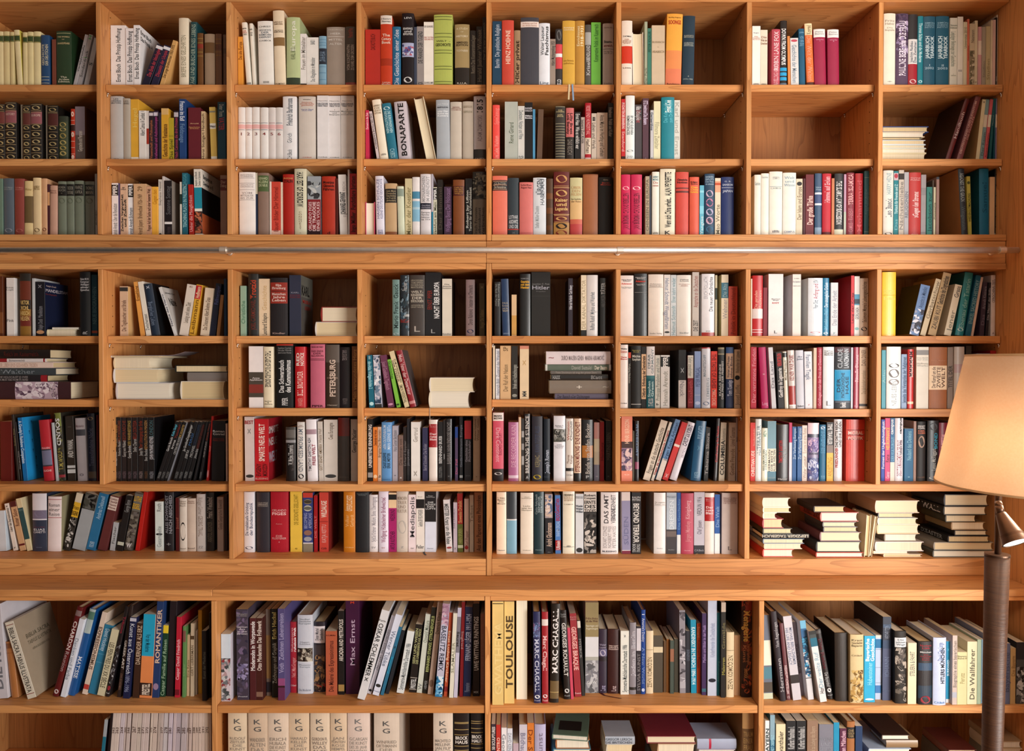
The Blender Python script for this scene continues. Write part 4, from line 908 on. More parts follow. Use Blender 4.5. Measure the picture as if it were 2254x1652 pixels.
2092 2134 138 c82820 f|u48-92 e8d0c8 *!CHRISTIAN UDE|u10-40 e0a090  /Stadtradeln
2136 2190 106 d0d8d8|u10-55 788c94 !LITERATUR|u10-70 788c94  /POLITISCHE
2192 2246 186 dce0cc|u5-16 80a898 MEIN|u40-80 586860 REQUIEM FÜR DEN/HIRSCHEN
T 6 1690 895
-10 72 124 7098a8 f|b46-86 e0dcc8|b84-100 507c90|u48-84 484c50 HERMANN/!DIE BESTE/ALLER WELTEN|h93-96 a0b8c0 HANSER
78 180 154 1c1418|u28-68 a01c24 *!TIMOTHY GARTON/ |u38-60 909090  /DIE ZEIT|h94-98 c0c0c0 *Hanser
186 212 138 b8205c f|b34-100 c8ccd8
214 250 174 10508c f|u3-60 a8c0d8 Zur Verfassung Europas
258 298 172 10508c f|u3-60 a8c0d8 Zur Verfassung Europas
300 344 162 dcccc4 f|u5-50 b0a090 Europa ist eine Reise|u55-95 988878 Walter Laqueur
350 450 140 685c80|b0-19 e0c8d0|b19-25 303048|b25-45 806890|p26-50 c8a8c0,50407c,9080b0|p60-99 c0c8e0,38407c,6870a0|b60-82 40406c|h62-80 c8c8e0 NY|h51-55 302c44 *STATEN|b88-96 505080
452 508 156 145c80|u6-50 60a0c8 DIE ZUKUNFT/DER AUFKLÄRUNG|u90-96 80b0c8 C.H.BECK|o3-8 c0d0e0
516 574 134 181418 f|b39-52 786860|b52-100 e0a840|d3-38 c8c8c8 *!TIME TRAVELER|u60-92 b08020 ANLEITUNG
580 652 108 c4bcbc|u4-45 282424 *!DAS DRITTE REICH/*UND DIE JUDEN|u46-78 a01c24 *FRIEDLÄNDER/ |h93-97 ddd x
686 862 110 c83424|h19-22 300c0c -|h18-25 e8c8c0 *!MORAL|h27-33 e8c8c0 *POLITIK|r17,25,32 301010
996 1028 110 1c3c9c f|u3-80 c8c8e0 *Formen der Ungleichzeitigkeit
1030 1074 98 c83870 f|u15-50 e0b058 *!NEUROFINANCE|u58-70 702040 Rene|u85-96 f0c0d0 Gansy
1076 1114 98 106090 f|b70-100 dcd8cc|u2-26 e0e8f0 *campus|u30-68 80b8d8 DER KULTURGUT
1116 1188 98 dcdce4|u0-25 181818  /*campus|u35-92 8c3850 !EXECUTIVE MANAGEMENT IN DER PRAXIS|u35-58 607078  /GERARD A WEISS
1200 1278 190 10608c f|u5-60 88c0d8 Neuland des Denkens|h90-94 a0d0e0 o
1280 1304 126 a08074 f
1308 1386 128 1c1818|h6-13 d8d8d8 *ERNST/*PÖPPEL|h14-21 c07058 *DER/*RAHMEN|o24-44 b09484|h92-95 806050 HANSER
1400 1500 120 181a20|o4-16 485058|u20-46 3898b8  /*!BOND|u46-82 b0b8b8 Lynne McTaggart|o92-97 c0c0c0
1502 1580 138 801838|u20-60 e0a8b8 *!DAS SYSTEM|u55-90 e8e0e0 *Hans Herbert
1582 1640 120 a09090 f
T 7 0 1060
-30 96 250 c0ccd8 l-70f
104 156 186 dcd4cc l-100f|u4-8 404040 x|u10-60 706860 *Ueber den Expressionismus|h92-96 404040 *y
178 232 165 c8a078 l-92f|b0-11 501c1c|u16-50 603028 Roter Salon|b86-90 601c1c
240 290 140 d8c8a0 l-100f|b18-78 284c50|h20-24 80a0a0 Oskar/Maria
278 414 100 30384c|b0-46 e4e0e8|b29-44 787088|o29-41 807890|h57-59 80404c Leben im Werk|h60-69 d8d4d8 !ELIAS/CANETTI|h92-94 788098 Hanser
420 538 126 ecdcdc l8|b5-6 a02830|h11-36 807878 Roman/einer/Reise|b38-39 a02830|k a09878
550 610 92 302c28 f l130|b0-16 dcd0b8|b16-42 e0b030|h20-40 604818 Franz/*EIGENE|p43-98 908c88,141210,c8c4c0,383430|k 302c28
628 744 92 a0a4a8 f l130|b0-28 242420|p1-27 484840,0c0c0c,60605c|k 787878
752 834 92 286c98 l128f|u5-45 a0c0d8 Andrea Delaunell|u85-95 b0c8d8 FISCHER
854 940 114 602c2c l125f|b2-26 dcc8bc|h3-24 703838 Gottes/Oberfall/Hasen/Neue
960 1010 352 b0b0b4 f l38|u10-80 686868 Fischer
1020 1076 114 1c1818 f l95|u8-30 909090 George Byron|b84-90 c0c0b0
1086 1172 88 4c443c f l108|b2-32 6c6860|h4-30 d0a028 *LUTHE/*EISEL|p33-99 68605c,38302c,80786c|h86-96 d8d0d0 *W
1182 1224 85 b81c14 f l82|k 98140c
1366 1438 172 d8e0dc f|u4-20 808080 Roth|o64-68 101010|u50-92 909898 Gesammelte
1446 1530 90 16161c|u5-70 888890 *!ALLES SCHWINDET/*NACH ABSCHIED|h84-92 909090 +
1546 1578 140 501010 f|u15-80 905040 Josef
1582 1646 142 dcd0c4|h4-16 887868 Edmund/Wendel/Buch|o45-80 282020|o48-77 dcd0c4|h93-96 706050 Insel
1648 1724 144 d4c0b0|h4-10 805848 Theodor/Fontane|h92-96 786858 Insel
1732 1806 106 dcd4d0|d6-36 b0a098 Rüdiger Görner|d38-74 9c8878 !GEORG TRAKL|h90-95 888080 ZZ
1812 1886 92 1c1a18|u8-44 a09890 *!Frank Wedekind|u50-85 706858 ANATOL REGNIER
1912 1966 132 c4b0a8 f|u5-60 806c60 Gisela Gespräche Rowohlt
1980 2000 110 301818 f
2118 2240 86 dcdce4|u18-72 48506c !Die intellektuelle Gründung/der Bundesrepublik|o90-95 404860
T 7 564 1060
6 118 90 282630|h16-24 a09890 COLIN WOLF/*ÜBERHAUPT/DEUTSCHLAND
128 282 86 a81428|h28-33 e0a8a8 ORLANDO|h33-39 e8b8b8 *FIGES|h52-54 d89090 Roman|h71-79 e0a8a8 !DIE/FLÜSTERER|h82-84 e8c0c0 8
300 404 84 e8c048 f|u5-55 907820 !DIE GEORDNETE GESELLSCHAFT|h93-96 604810 *G|F 18-30 202020 5-98 *D|k e8e0c8
412 498 96 303c78 f|b0-8 c03c30|b84-88 d8d0d0|b86-100 887c68|o11-19 a09068|o12-18 40382c|o21-31 c0c0b0|o23-29 606058|u34-60 98a0c8 !BECOMING/AMERICANS|o63-72 906858|o74-82 a0a0a8
508 536 120 a0141c f|u30-80 d07070 DIE WELT
556 636 92 c44034 f|u14-42 e8d0c0 *!WILDAUGE|u54-84 e0a8a0 KATJA KETTU|h92-96 601818 GB|k 78201c|r49 701c1c
770 874 84 c87818|u6-32 f0d0a8 *ÖFFENTLICHKEIT|u38-58 e8b070 Volker/Gerhardt|h91-93 f0c890 C.H.Beck
876 992 88 1c1e22|h2-6 788080 Thomas Mellman Fuller/Schlacht
996 1074 112 e8e2e4|u4-82 989098 Sybille Krämer  !Medium, Bote, Übertragung|h90-94 888080 SV
1078 1162 82 e4dcec|u10-84 904060 Wolfgang Hildesheimer Briefwechsel|h91-94 b07060 SV
1166 1234 94 a82068 f|b0-26 e8c8a0|b3-12 181818|u28-48 501038 WEDEKIND|u65-96 401030 ARTUR KUTSCHER
1236 1336 80 d0c4b8|h8-36 a09080 MÜNCHEN/TRIER/UND/KULTUR|o48-70 b8b0a8|h90-94 888888 Z
1338 1408 112 ecdce0 f|u4-74 504c50 !Mediapolis|h92-95 404040 SV
1406 1480 82 ece4dc f|h8-10 a0a090 Birgit|b13-28 141214|u30-58 606060 Geschichte DER VERSCHWIEGENEN|h87-95 505050 Feiler
1484 1580 84 181418 l4f|b50-100 dce0f0|h6-10 b8b8b8 Peter/Esterhazy|h16-30 d0d0d0 !DIE/KÖNIGE/DER/LÜFTE|h93-95 606878 Hanser|k c8c0c0
1672 1728 154 e0d8d8 l-28f|d8-85 606060 *MEISTER Kranz um die Reise|o90-94 a04040
1734 1770 180 c8b8c4 f|u5-60 806880 !DAS LÄCHELN/ |u90-95 888080 x
1770 1820 102 981818 l-6f|b52-100 5c6428|u12-50 d09060 *!Slowenke Drakulic|u60-85 a8a060 IHREN SPUREN|b88-93 c0c0a0
1830 1870 148 c8a898 f|u60-88 885850 Karl Popper|o88-95 a02828
1876 1912 116 d8ccbc f|u15-50 908070 Talbot
1918 1994 92 b88058 f|u5-98 4c2c1c !Aus den Papieren eines Philosophen
2000 2016 100 18141a f
2114 2200 88 ecd8c0|h8-20 706858 C. Walter/Mannzerv/Die/Monate|h92-95 808080 Hanser
2204 2254 84 303840|b45-100 6098b0|b44-46 d8d8d8
T 7 1128 1060
-8 38 86 303840|b45-100 78a8c0|b44-46 d8d8d8
70 184 94 e8dccc|h6-10 a09888 Ulrich/Enzensberger|h20-30 888070 Licht/unter dem/Horizont|h93-95 a09888 Wallstein
188 276 86 14343c|u4-36 90a0a4 Carlo Feltrinelli/*!SENIOR/*SERVICE|h92-94 90a8a8 Hanser
288 356 106 1c1a20 l-4f|b0-40 a09498|p2-40 586888,c8b0a0,d8c8c0|u48-88 b8a090 *André Glucksmann|h96-98 909090 dva
378 426 116 4878b8 l-6f|u6-44 a01838 *ERDOĞANISTAN|u44-70 a8c0e0 RAHIM ERDAL|b77-94 a01c20|u78-93 e0c8c8 *Ullstein
442 546 80 e8e0cc|h4-8 6c6450 *HENNING|h8-16 a88868 KÖHLER/!DEUTSCHLAND/AUF DEM WEGE|h20-22 504c40 C.H.BECK|h86-89 505050 iIIIi|r89 707070
554 624 104 d4d8dc f|h4-8 606870 MARTIN/LINDNER|h18-32 283848 *!Wunder/*Walter/*Willen|o90-98 303030
628 738 88 302e2c f|b0-32 d8d0c8|h3-12 202020 *Robert/*Conquest|h13-34 181818 *!ERNTE/*DES/*TODES|p36-99 c8c0b8,1c1a1a,8c8680,141212,b0a8a0
776 930 90 e4dede|u4-50 383438 !DAS AMT/ |u26-44 605c60  /UND DIE|u4-50 504c50  /VERGANGENHEIT|u55-90 a09898 ECKART CONZE/NORBERT FREI/PETER HAYES|h94-97 303048 *BLESSING
964 1040 88 d8ccc8 l-6f|b14-94 8c88a8|b95-100 7c2840|u40-85 707094 SÜDEN
1048 1130 92 181418 f|d18-82 d0ccc8 *!BEYOND TERROR|h6-14 b0b0b0 *RALPH/*PETERS|d84-97 c0c0c0 STACKPOLE/BOOKS
1242 1350 94 e4e0de|h14-20 a8a098 Der vergessene/Retter von|r21 b0b0b0|h90-92 a0a0a8 Siedler
1354 1442 94 a8b0c0 f|b0-60 b0bcc8|b60-100 383438|b63-72 685c58|u12-60 d8e0e8 !DRESDEN|h5-9 788490 MATTHIAS/GRÜBER|h92-94 a0a0a0 Siedler
1446 1480 94 144890 f|b69-100 d8dcdc|u10-60 6088b8 Die Geschichte
1482 1592 98 b04058|u12-42 d8a0a8 !Königsberg|u46-80 c88088 Jürgen Manthey|h93-95 e0b0b8 Hanser
1596 1688 90 b8b4c0 f|u8-38 505058 !VERDUN 1916|u46-68 686070 Olaf Jessen|b86-100 282830|h92-96 a0a0a8 C.H.Beck
1690 1774 96 dcd0c8|b7-46 a81820|h9-14 d08080 Margret/Boveri|h21-35 e8c8c8 *Der/*rote/*Blatt|h42-44 d08080 x
1778 1824 110 145098 f|b66-100 dce0e0|u20-55 80a0c8 Die Welt
1840 1980 96 d0c4c0|h7-18 885c54 ERNST WEIN/DIE EUROPÄISCHE/WISSENSCHAFT/1812-1914|h86-94 706868 L
T 7 1690 1060
H -40 196 140 222 e8dcc4 P
H -40 200 222 272 e0dccc P
H -40 78 272 318 e8dcc8 P
H -40 138 324 390 a02838 P
H -40 214 408 442 383830 P
H -50 362 456 496 1c1818 S|v0-98 b8b0a0 *!LEIPZIGER TAGEBUCH
H -40 320 500 536 60748c P
H -30 302 540 588 d8c8b0 P
H -40 228 592 660 c83c30 P
H 408 680 212 286 2c1c18 P
H 468 798 268 350 b03c28 P|s20-95 401010 *DER WERKSTATT DER WELT
H 486 776 352 396 403838 P
H 492 790 394 432 302c2c P
H 464 820 440 518 6c3840 P
H 432 822 524 612 282828 P
H 426 842 620 668 b83c24 P
846 886 290 e0c8a4 P l22
890 914 300 d8c8a8 P l50
H 952 1332 164 248 c09878 P
H 974 1284 272 314 28242c P
H 970 1318 318 372 d8d4c8 P
H 966 1336 374 452 d8b890 P
H 1028 1316 456 524 786858 P
H 950 1370 526 572 d0c4c0 P
H 930 1240 574 602 d8b890 P
H 1020 1358 602 628 e0c8b0 P
H 1556 1944 110 208 202028 P
H 1550 1926 214 288 282420 P|s30-96 d8d0d0 *!WALL
H 1566 1836 290 350 302c18 P
H 1618 1912 352 416 a08058 P
H 1644 1932 424 468 1c1818 P
H 1588 1952 474 526 181618 P|s10-90 a0a0a0 *!DISASTER
H 1464 1984 530 588 8c8478 P
H 1456 1970 602 664 404034 P
T 8 0 1290
-60 84 150 c8c4cc l-60fe988|u10-90 707078 *DIE KUNST
96 172 480 a86c3c l-50e978|b3-12 7c4824|r20 8c5028
234 324 300 d4ccbc l-205fe996|d8-92 3c3834 !BIBLIA SACRA TABVLIS ILLVSTRATA|r4,94 8c3830|C 0-100 a0907c|F 22-30 504838 18-80 BIBLIA SACRA|F 31-38 504838 18-80 TABVLIS ILLVSTRATA|F 42-46 504838 25-70 HERAUSGEGEBEN VON
458 512 172 5c1416 l232e972|b4-10 806868|d16-48 d8c8c4 *!CHARDIN|d50-72 a89090 Reunion|o92-97 d0c0c0
528 580 280 d8dce8 l180fe980|d25-78 8890a0 Denken und Farbe
588 652 190 105090 l204e966|b0-28 a8b8b8|b3-12 507868|d55-80 c8d0e0 *!MATISSE
718 764 220 dcc8b8 l190fe955|d18-70 705848 *EXPRESSIONISMUS|b88-94 b84038
770 848 328 2c789c l160fe952|d6-38 b8d0e0 !David Hockney|b42-55 5090b0|b43-54 2c789c
850 918 370 d0c8a8 l140fe966|d20-88 504838 !LES PEINTRES DU XX SIÈCLE
924 974 170 1c181c l210e968|d5-36 8c2838 *!Träume|o88-93 a02838|h95-97 c0c0c0 Prestel|p40-86 707074,141214,a0a0a4,303034
1010 1066 165 281c1c l95e978|d35-72 d8d0c8 *!GREEK ART|d74-92 806050 JOHN BOARDMAN
1072 1142 268 141c44 l72fe992|d8-70 c8ccd8 !Kunst aus Österreich|d72-92 8890b0 1896-1996|b1-5 c0c0d0
1156 1222 320 3c2418 l45fe984|u3-55 d0b8a0 !DAUERNDER ALS ERZ
1224 1332 240 e08850 l45fe986|b0-50 20a0c8|d24-45 104858 Vor der Moderne|b82-97 301c18|u83-96 e0d0c0 *PRESTEL
1336 1394 130 203868 l52fe980|u8-64 d8bca8 *!ROMANTIKER|o85-92 9880a0
1404 1450 340 183c28 l38fe976|b0-11 e8c830|u20-98 a0c0a0 Caspar Familie auf Reisen
1462 1524 130 20161c l40fe970
1536 1576 266 b81c34 l24fe976|u28-78 e8a8b0 *Caspar David Friedrich|b90-97 701020
1602 1630 350 5c8850 fl12e974|b6-22 805048|u30-92 88b078 Caspar
1638 1664 424 d0b08c fl10e968|u30-80 907048 Eine Reise
1674 1714 324 dcc8ac fl8e966|b17-22 604830|u30-72 705840 GERT LIEBERMAN
1716 1732 388 d0c4b8 fl6e956
1742 1776 208 c88c1c fl4e944
1778 1836 390 141014 fe1006|k 18100c|u30-68 606058 Kunst der Moderne
1838 1854 230 20100c fe980
1942 2052 418 c8c0cc fe1014|b0-36 c8d8e8|b36-50 788088|p36-99 687078,b8c0c4,40484c,a89098,803038
2070 2092 360 585850 fe960|u20-60 303030 Edvard
2086 2190 200 403848 l-6fe1000|h4-8 a09898 Herausgegeben/M.A. Schneider|h18-28 d8d0d8 !German/Art/in the/20th Century|p2-94 504860,706080,302c40,584c60|p60-78 9890b8,706890|h95-97 c0c0c8 Prestel
2198 2254 278 4c1c20 fe1002|u4-64 e0d8d8 *!Modersohn in Worpswede
T 8 564 1290
0 70 278 401814 fe1000|u3-64 d8c8c0 *!Otto Modersohn Das Frühwerk|b90-96 806050
82 132 200 6c5c54 l-4fe960|b30-80 8c6840|b84-96 242028
138 190 196 14120e l-4fe980|u4-34 c0b070 *!Erich Heckel|u38-84 b0b0a8 Zeichnungen und Graphik
192 266 196 504878 fe1004|u5-70 9890b8 *!Voth  Zeichnen Lebensreisen|b84-86 301018|b86-100 60284c|b76-84 904878
288 360 310 a01c2c e934|u8-42 e0a8a8 Shakespeares/ |u8-42 f0e0e0  /*!ruhelose Welt|u50-78 d08888 Neil MacGregor|h88-91 e0c0c0 C.H.Beck
366 500 248 c8ccd8 e940|h4-12 808890 Siedler/!Geschichte/Europas|h33-38 909098 Hagen/Schulze|b41-60 d8dce0|b42-59 44342c|p42-59 807870,c0b8a8,201814,5c5448|h62-67 9098a0 Phoenix/Europa|h93-97 9098a8 Die Moderne
506 606 310 201c28 e924|b6-30 d8d0d4|u9-26 404048 Dieter Mischal/Swoboda|b33-48 3c3438|p46-99 a07850,382420,786048,201410|b88-93 a02c24
612 708 392 b0583c fe962|h5-8 601c18 A.G.Müller|u15-94 501c18 !Die Malerei des Expressionismus
722 774 214 141010 fe956|u10-60 c8c0b8 *!ARCADIA AND METROPOLIS|b88-96 a08048
788 908 120 3c0c34 fe944|h1-4 d04030 *M|u10-80 c0a8c0 !Max Ernst
884 962 200 d8d8dc l225fe998|d15-74 282828 !OSKAR SCHLEMMER|h10-13 606060 Karin|d75-80 444 x
970 1012 250 c8c4cc l220fe950|d18-70 888890 GEORG KOLBE 1877-1947|o94-97 101010
1014 1082 240 d0d4e4 l214fe962|d20-64 70788c Werner Tübke|o86-90 303030|h94-96 8088a0 Prestel
1086 1122 350 286888 l170fe956|d10-50 1c1c1c x|d44-68 208cb0 *Bonnard
1128 1164 380 1c2028 l150fe950
1232 1308 386 d8dcdc l100fe946|u20-94 585c60 !Symmetrie-Mathildenhöhe Darmstadt 1986
1330 1404 330 181210 l62fe938|u6-58 a0a070 *!SEIN UND WESEN/*DER UNBEKANNTE A.R. PENCK|b78-96 a8a098|b79-95 181210|u80-94 c0c0c0 *PRESTEL
1410 1458 240 c8ccc0 l82fe942|u8-36 808878 Oswald Malura|u88-96 808080 W
1462 1504 180 181810 l84fe946|u10-75 a8b070 *REINHARD STANGL CITRONENGELB|u85-95 909090 HIRMER
1506 1560 140 b8a090 l92fe950|u10-34 504038 !Dietrich Klinge|o84-92 806858
1562 1640 148 b8b8cc l72fe972|b0-12 b090a0|p1-24 c8a8b8,906880,a88098|p78-99 68a8d0,104870,d8e8f0|b78-100 2878a8|b88-92 c8d8e8|d24-72 303444 !BASELITZ REMIX
1646 1680 228 b04828 l52fe974|d20-85 e0b090 *Ernst Ludwig Kirchner|b88-94 802020
1696 1732 234 d8d4c4 l38fe978|u10-95 909078 SLAMALER
1736 1776 186 c0bcd0 l38fe980|b10-50 787480|d20-50 303030 *Seurat
1780 1816 136 7c1018 l22fe970|d20-60 b08888 Siegfried
1820 1888 178 18244c l20fe970|u8-60 a8b0c8 *FERNAND LÉGER 1911-1924|u85-95 8890a8 Flammarion
1904 1964 150 140c10 l0fe964|u14-72 c8c8c8 *!UWE WITTWER PAINTINGS|h94-97 c0c0c0 MSK
1972 2008 240 946454 fe960|u20-90 a07868 Nackt und bedeckt
2076 2176 132 e0c078 fe1042|r2 201008|u20-90 e8cc88 *GWATHEMA
2182 2270 132 e0c078 fe1034|u14-85 504028 *!TOULOUSE
T 8 1128 1290
34 130 60 dcb878 Pfe996
188 250 220 1c2450 l-8e1028|d30-88 b8bcd0 *!MARC CHAGALL|b12-28 485078|p12-28 7890c0,704870,283058|o91-95 e0e0e0|h96-98 b0b0c0 Prestel
260 316 222 981c28 l-4e1028|d26-64 e0b0b0 *!Marc Chagall|b8-15 d8ccc8|o90-94 e0d8d8|h95-98 e0b0b0 Prestel
328 418 150 141210 l14e1022|u5-70 e0dcdc *!MARC CHAGALL|b78-96 6c5838|b89-90 a08858
446 512 206 100e10 l-40e994|d14-74 d0ccc8 *!GEORGES ROUAULT|h3-8 909090 Sophie/Calle|o88-93 d0d0d0|h95-97 b0b0b0 Prestel
514 540 362 c84860 fl-34e992
550 608 234 942c34 l-50fe972|d16-68 e0b0a8 *!GEORGES BRAQUE|h3-8 c08888 Karin/Bürgmann|h94-97 e0b0b0 Prestel
612 640 296 2c2c2c l-46fe960|b1-10 d0ccc0|d15-60 909090 MYERCK
640 756 140 a8a8a0 fe936|b0-38 908058|h16-22 5c3830 !Nichts/als die Welt|h24-30 d8d0b8 Reportagen und/Augenzeugen|b38-60 d4d4d8|b64-100 88888c|p64-100 a8a8ac,5c5c60,c0c0c4,787880|h86-90 d8d8d8 GBW
758 830 374 2c2438 e938|h22-30 a098b0 Walter/Laqueur|b31-42 5c587c|o32-42 b0a8b8|b44-50 181420|u88-96 a8a0c0 Lnz
836 940 374 301014 e938|h24-32 c8b0a8 *Walter Laqueur/Geboren in/Deutschland|u88-96 c8b0b0 Lnz
950 1024 390 dcdcd4 fe952|u22-96 484c4c !Symmetrie-Mathildenhöhe Darmstadt 1986|h6-10 404040 2
1030 1086 316 848088 e950|u12-75 b0acb4 *!Juden in Berlin|b90-94 202020
1090 1130 350 28242c fe944|b3-36 c8c4cc|u40-95 807c80 SYLVIA KUNST
1130 1168 204 103c88 e944|d3-8 d0d8e8 1|d10-38 c0c8e0 !America's Destiny|d42-90 7088b8 A New World|o93-97 c0c8e0
1174 1238 388 d8c4a4 e944|u42-90 705c40 !ZEHN KOMÖDIEN|r30 907c58
1240 1322 430 4c4438 fe938|b20-30 d0c0a0
1328 1352 480 583c20 fe932
1354 1380 462 905c28 fe930
1386 1420 474 404c44 fe942|b16-40 906048
1422 1460 462 383428 fe936
1472 1524 208 88848c l-8fe940|p2-86 c0bcc4,38343c,8c8890,58545c|b86-94 a8a4ac
1524 1566 390 20222c fe940|u30-48 606878 LEGENDE
1566 1620 292 0c88a8 l-8fe940|d10-88 c8e0e8 *!KANDINSKY IN MUNICH: 1896-1914
1622 1656 324 c84c14 fe938|d5-20 e09060 Bernard|d24-64 a02c14 *Kontinent Picasso
1662 1704 236 382050 fe958|u14-60 8870a0 *!Mythen und Bilder in der Musik|b92-96 306070
1716 1796 110 b8c0d4 fe960|u25-60 8c94b0 Kinderfreunde die Dankbarkeit|o82-86 202030
1798 1826 230 107488 fe964|u50-92 60a8b0 Annäherung
1826 1874 140 181410 fe976|b0-10 b8a898|u10-60 706848 Gemälde|u58-76 989048 !Malerren
1880 1948 400 dcc8a4 e970|u36-88 685438 !ZEHN KOMÖDIEN|r28 907c58
1950 2002 428 c0946c fe958
2012 2106 126 301a14 l6e976|b0-10 903020|b42-52 6c2c18|p0-96 8c3c24,401c14,b05430,201008|b88-100 2c1410|d10-42 d8a850 *!Menagerie|d44-66 b07048 Tierdarstellungen/Kunst|d70-80 c08850 Seestück
T 8 1690 1290
-40 76 250 606878 l-70fe990|b30-60 d8d8c8|b62-76 487888|b80-92 484038|b93-100 c0c8b0|k 181c20
94 162 215 282028 l-92e1008|u12-40 a09ca0 Vom Regenbogen|u52-90 908c90 *Herrmann
166 206 320 603038 l-70e998|u30-60 b8a0a0 |u55-92 d0b8b8 *!WITTELSBACH und BAYERN|h94-98 d0c0c0 12
214 298 255 c0bcc4 l-96fe1006|d14-58 707890 !MICHAEL BEROLZHEIMER/HIS LIFE AND LEGACY|b70-80 282020
286 330 310 787078 l-80fe964|d30-70 383038 SCHWANTHALER
342 422 296 c8c8cc l-80fe1000|b0-10 68a8c8|b10-24 286090|b24-40 184868|p20-71 103858,2878a0,184060,4898c0|b72-73 203038
444 522 385 d8d4d4 l-108fe1018|b0-8 181c1c|b8-22 106078|b5-10 384040|u30-80 90b0c0 Der weite Ruf|u80-88 404040 Hor
530 580 370 100c10 l-120e996|b2-6 404040|d10-60 4c1820 *Die Reise|d62-82 a0a0a0 Der Bayernhof|o84-90 c8c8c8|h93-95 b0b0b0 Prestel
596 712 404 1c1816 l-14e1006
722 842 420 c8b488 l-4e1022|h6-18 504430 Kraus/!Geschichte/Bayerns|h29-32 705c40 C.H.Beck|p52-99 b08c50,7c5c28,c8a868,5c4420
846 942 434 20a0cc fe1020|u4-38 e0f0f8 *!Bayerische/*Geschichte|u40-74 90d8f0 Hubensteiner|o94-97 e0e8f0
944 1000 428 b0bcd4 fe994|b0-4 c8c8c0|b6-20 106898|r22,50,74 7c88a0|b78-90 3870a8
1004 1092 266 283040 fe1006|r10,12 5878a0|u10-26 788090 HECHELTZEN|b28-38 283c58|b38-100 444c68|u48-72 606c88 JOHANN|h86-90 606c88 Rosenheim|C 0-100 201820
1106 1226 390 1c1814 l-8e1028|b9-22 c8ccd0|h10-20 606870 Die/schönen/Wege|p23-99 4c4440,908880,201c18,605850,a89c90
1226 1306 496 dcccac fe1034|u14-54 687068 STEUERN & FAHRT
1322 1444 482 10141c e1046|h4-12 a02c38 Norbert/Lieb|h15-18 c0c0c0 *München|h19-30 982c34 !Die/Geschichte/seiner/Kunst|b34-46 20405c|b70-90 143044|o86-98 902430
1450 1564 448 b8c4e0 e1052|u7-34 7080a8 David Clay Large|u15-68 181818  /!*HITLERS MÜNCHEN|b6-50 b8c4e0|h94-98 3878b0 C.H.Beck
1568 1606 482 1888b0 fe1028|u5-22 60c0e0 x|u30-56 c0e0f0 *BURKHARD|b94-100 d8d8d8
1612 1664 430 b8a8a0 fe1044|b82-90 a0a4b0|u8-75 807468 Biographie eines bayerischen
1664 1750 576 ccc494 fe1042|h6-14 706c50 Bayern/Band II|u40-60 a09868 Perutz
1752 1838 484 d8d4b0 fe1036|u12-92 585444 !Die Wallfahrer
1840 1874 466 98ac94 fe1034
1876 1900 466 7498b0 fe1034
1910 1950 420 8088a0 fe1030
1990 2020 440 a8a098 fe1030
2068 2130 500 58607c fe1046|u15-80 404860 Bayerische
2132 2178 542 b89c6c fe1036|u14-50 806840 Die Bayern
2184 2254 490 20242c fe1032|b28-100 404448|p40-98 808488,18181c,b0b4b8
T 9 0 1530
830 860 210 302028 fl95|b0-18 a0a8b0|b18-46 207088|b46-60 703840
888 914 130 180c10 fl90
916 950 130 d0c0b8 fl80|u15-21 503830 262
952 988 130 d4c4bc fl78|u15-21 503830 263
1000 1036 130 c8bcc4 fl72|u15-21 503830 264
1040 1062 130 ccbcb8 fl66|u15-21 503830 265
1064 1094 130 c8b8b4 fl66|u15-21 503830 266
1110 1156 130 c8b8b0 fl62|u14-20 503830 267
1160 1196 130 c8bab0 fl58|u15-21 503830 268
1200 1230 130 c8b8b4 fl58|u15-21 503830 271
1234 1266 130 c8b8b4 fl56|u15-21 503830 272
1284 1302 130 d0c0b4 fl50|u15-21 503830 273
1306 1344 130 ccbab0 fl50|u15-21 503830 274
1350 1372 130 b8a8a0 fl50
1374 1400 130 c0b0ac fl46|u15-21 503830 277
1404 1444 130 c8c0c4 fl46|u15-21 503830 278
1448 1480 130 c8bcc8 fl44|u15-21 503830 280
1490 1514 130 c4b4b8 fl42
1520 1560 130 b4a8b0 fl40|u15-21 503830 283
1564 1610 130 b8acb0 fl40|u15-21 503830 285
1614 1634 130 c4b4b0 fl36|u15-21 503830 286
1638 1662 130 c4b0a8 fl32|u15-21 503830 287
1680 1706 130 c8b4a8 fl20|u15-21 503830 288
1710 1732 130 ccb8ac fl18|u15-21 503830 289
1736 1764 130 ccb8ac fl12|u15-21 503830 290
1768 1798 130 d0bcb0 fl8|u15-21 503830 291
1802 1840 130 d4c0b0 f|u15-21 503830 292
1842 1858 130 d0bcb0 f
2008 2180 100 e0ccb0|h6-12 585858 K|h13-19 585858 G|h24-48 988c80 RUDOLF/ZEITLER/DIE/KUNST/DES 19./JAHRHUN/DERTS
2184 2256 100 d0b8a0|h13-19 585858 C
T 9 564 1530
-20 100 100 d0b8a0|h6-12 585858 K|h13-19 585858 G|h24-48 988c80 WANDERER/ALTEN/DAS/ALTE/ÄGYPTEN
104 284 100 e0ccb8|h6-12 585858 K|h13-19 585858 G|h24-48 988c80 ERICH/HUBALA/DIE KUNST/DES 17./JAHRHUN/DERTS
290 468 100 dcc4a8|h6-12 585858 K|h13-19 585858 G|h24-48 988c80 HARALD/KELLER/DIE/KUNST/DES 18./JAHRHUN/DERTS
476 646 100 e0ccb4|h6-12 585858 K|h13-19 585858 G|h24-44 887c74 GORDON R./WILLEY/DAS/ALTE/AMERIKA
652 800 100 dcc4a8|h6-12 585858 K|h13-19 585858 G|h24-48 988c80 JAN/FONTEIN/ROSE/HEMPEL/CHINA/KOREA/JAPAN
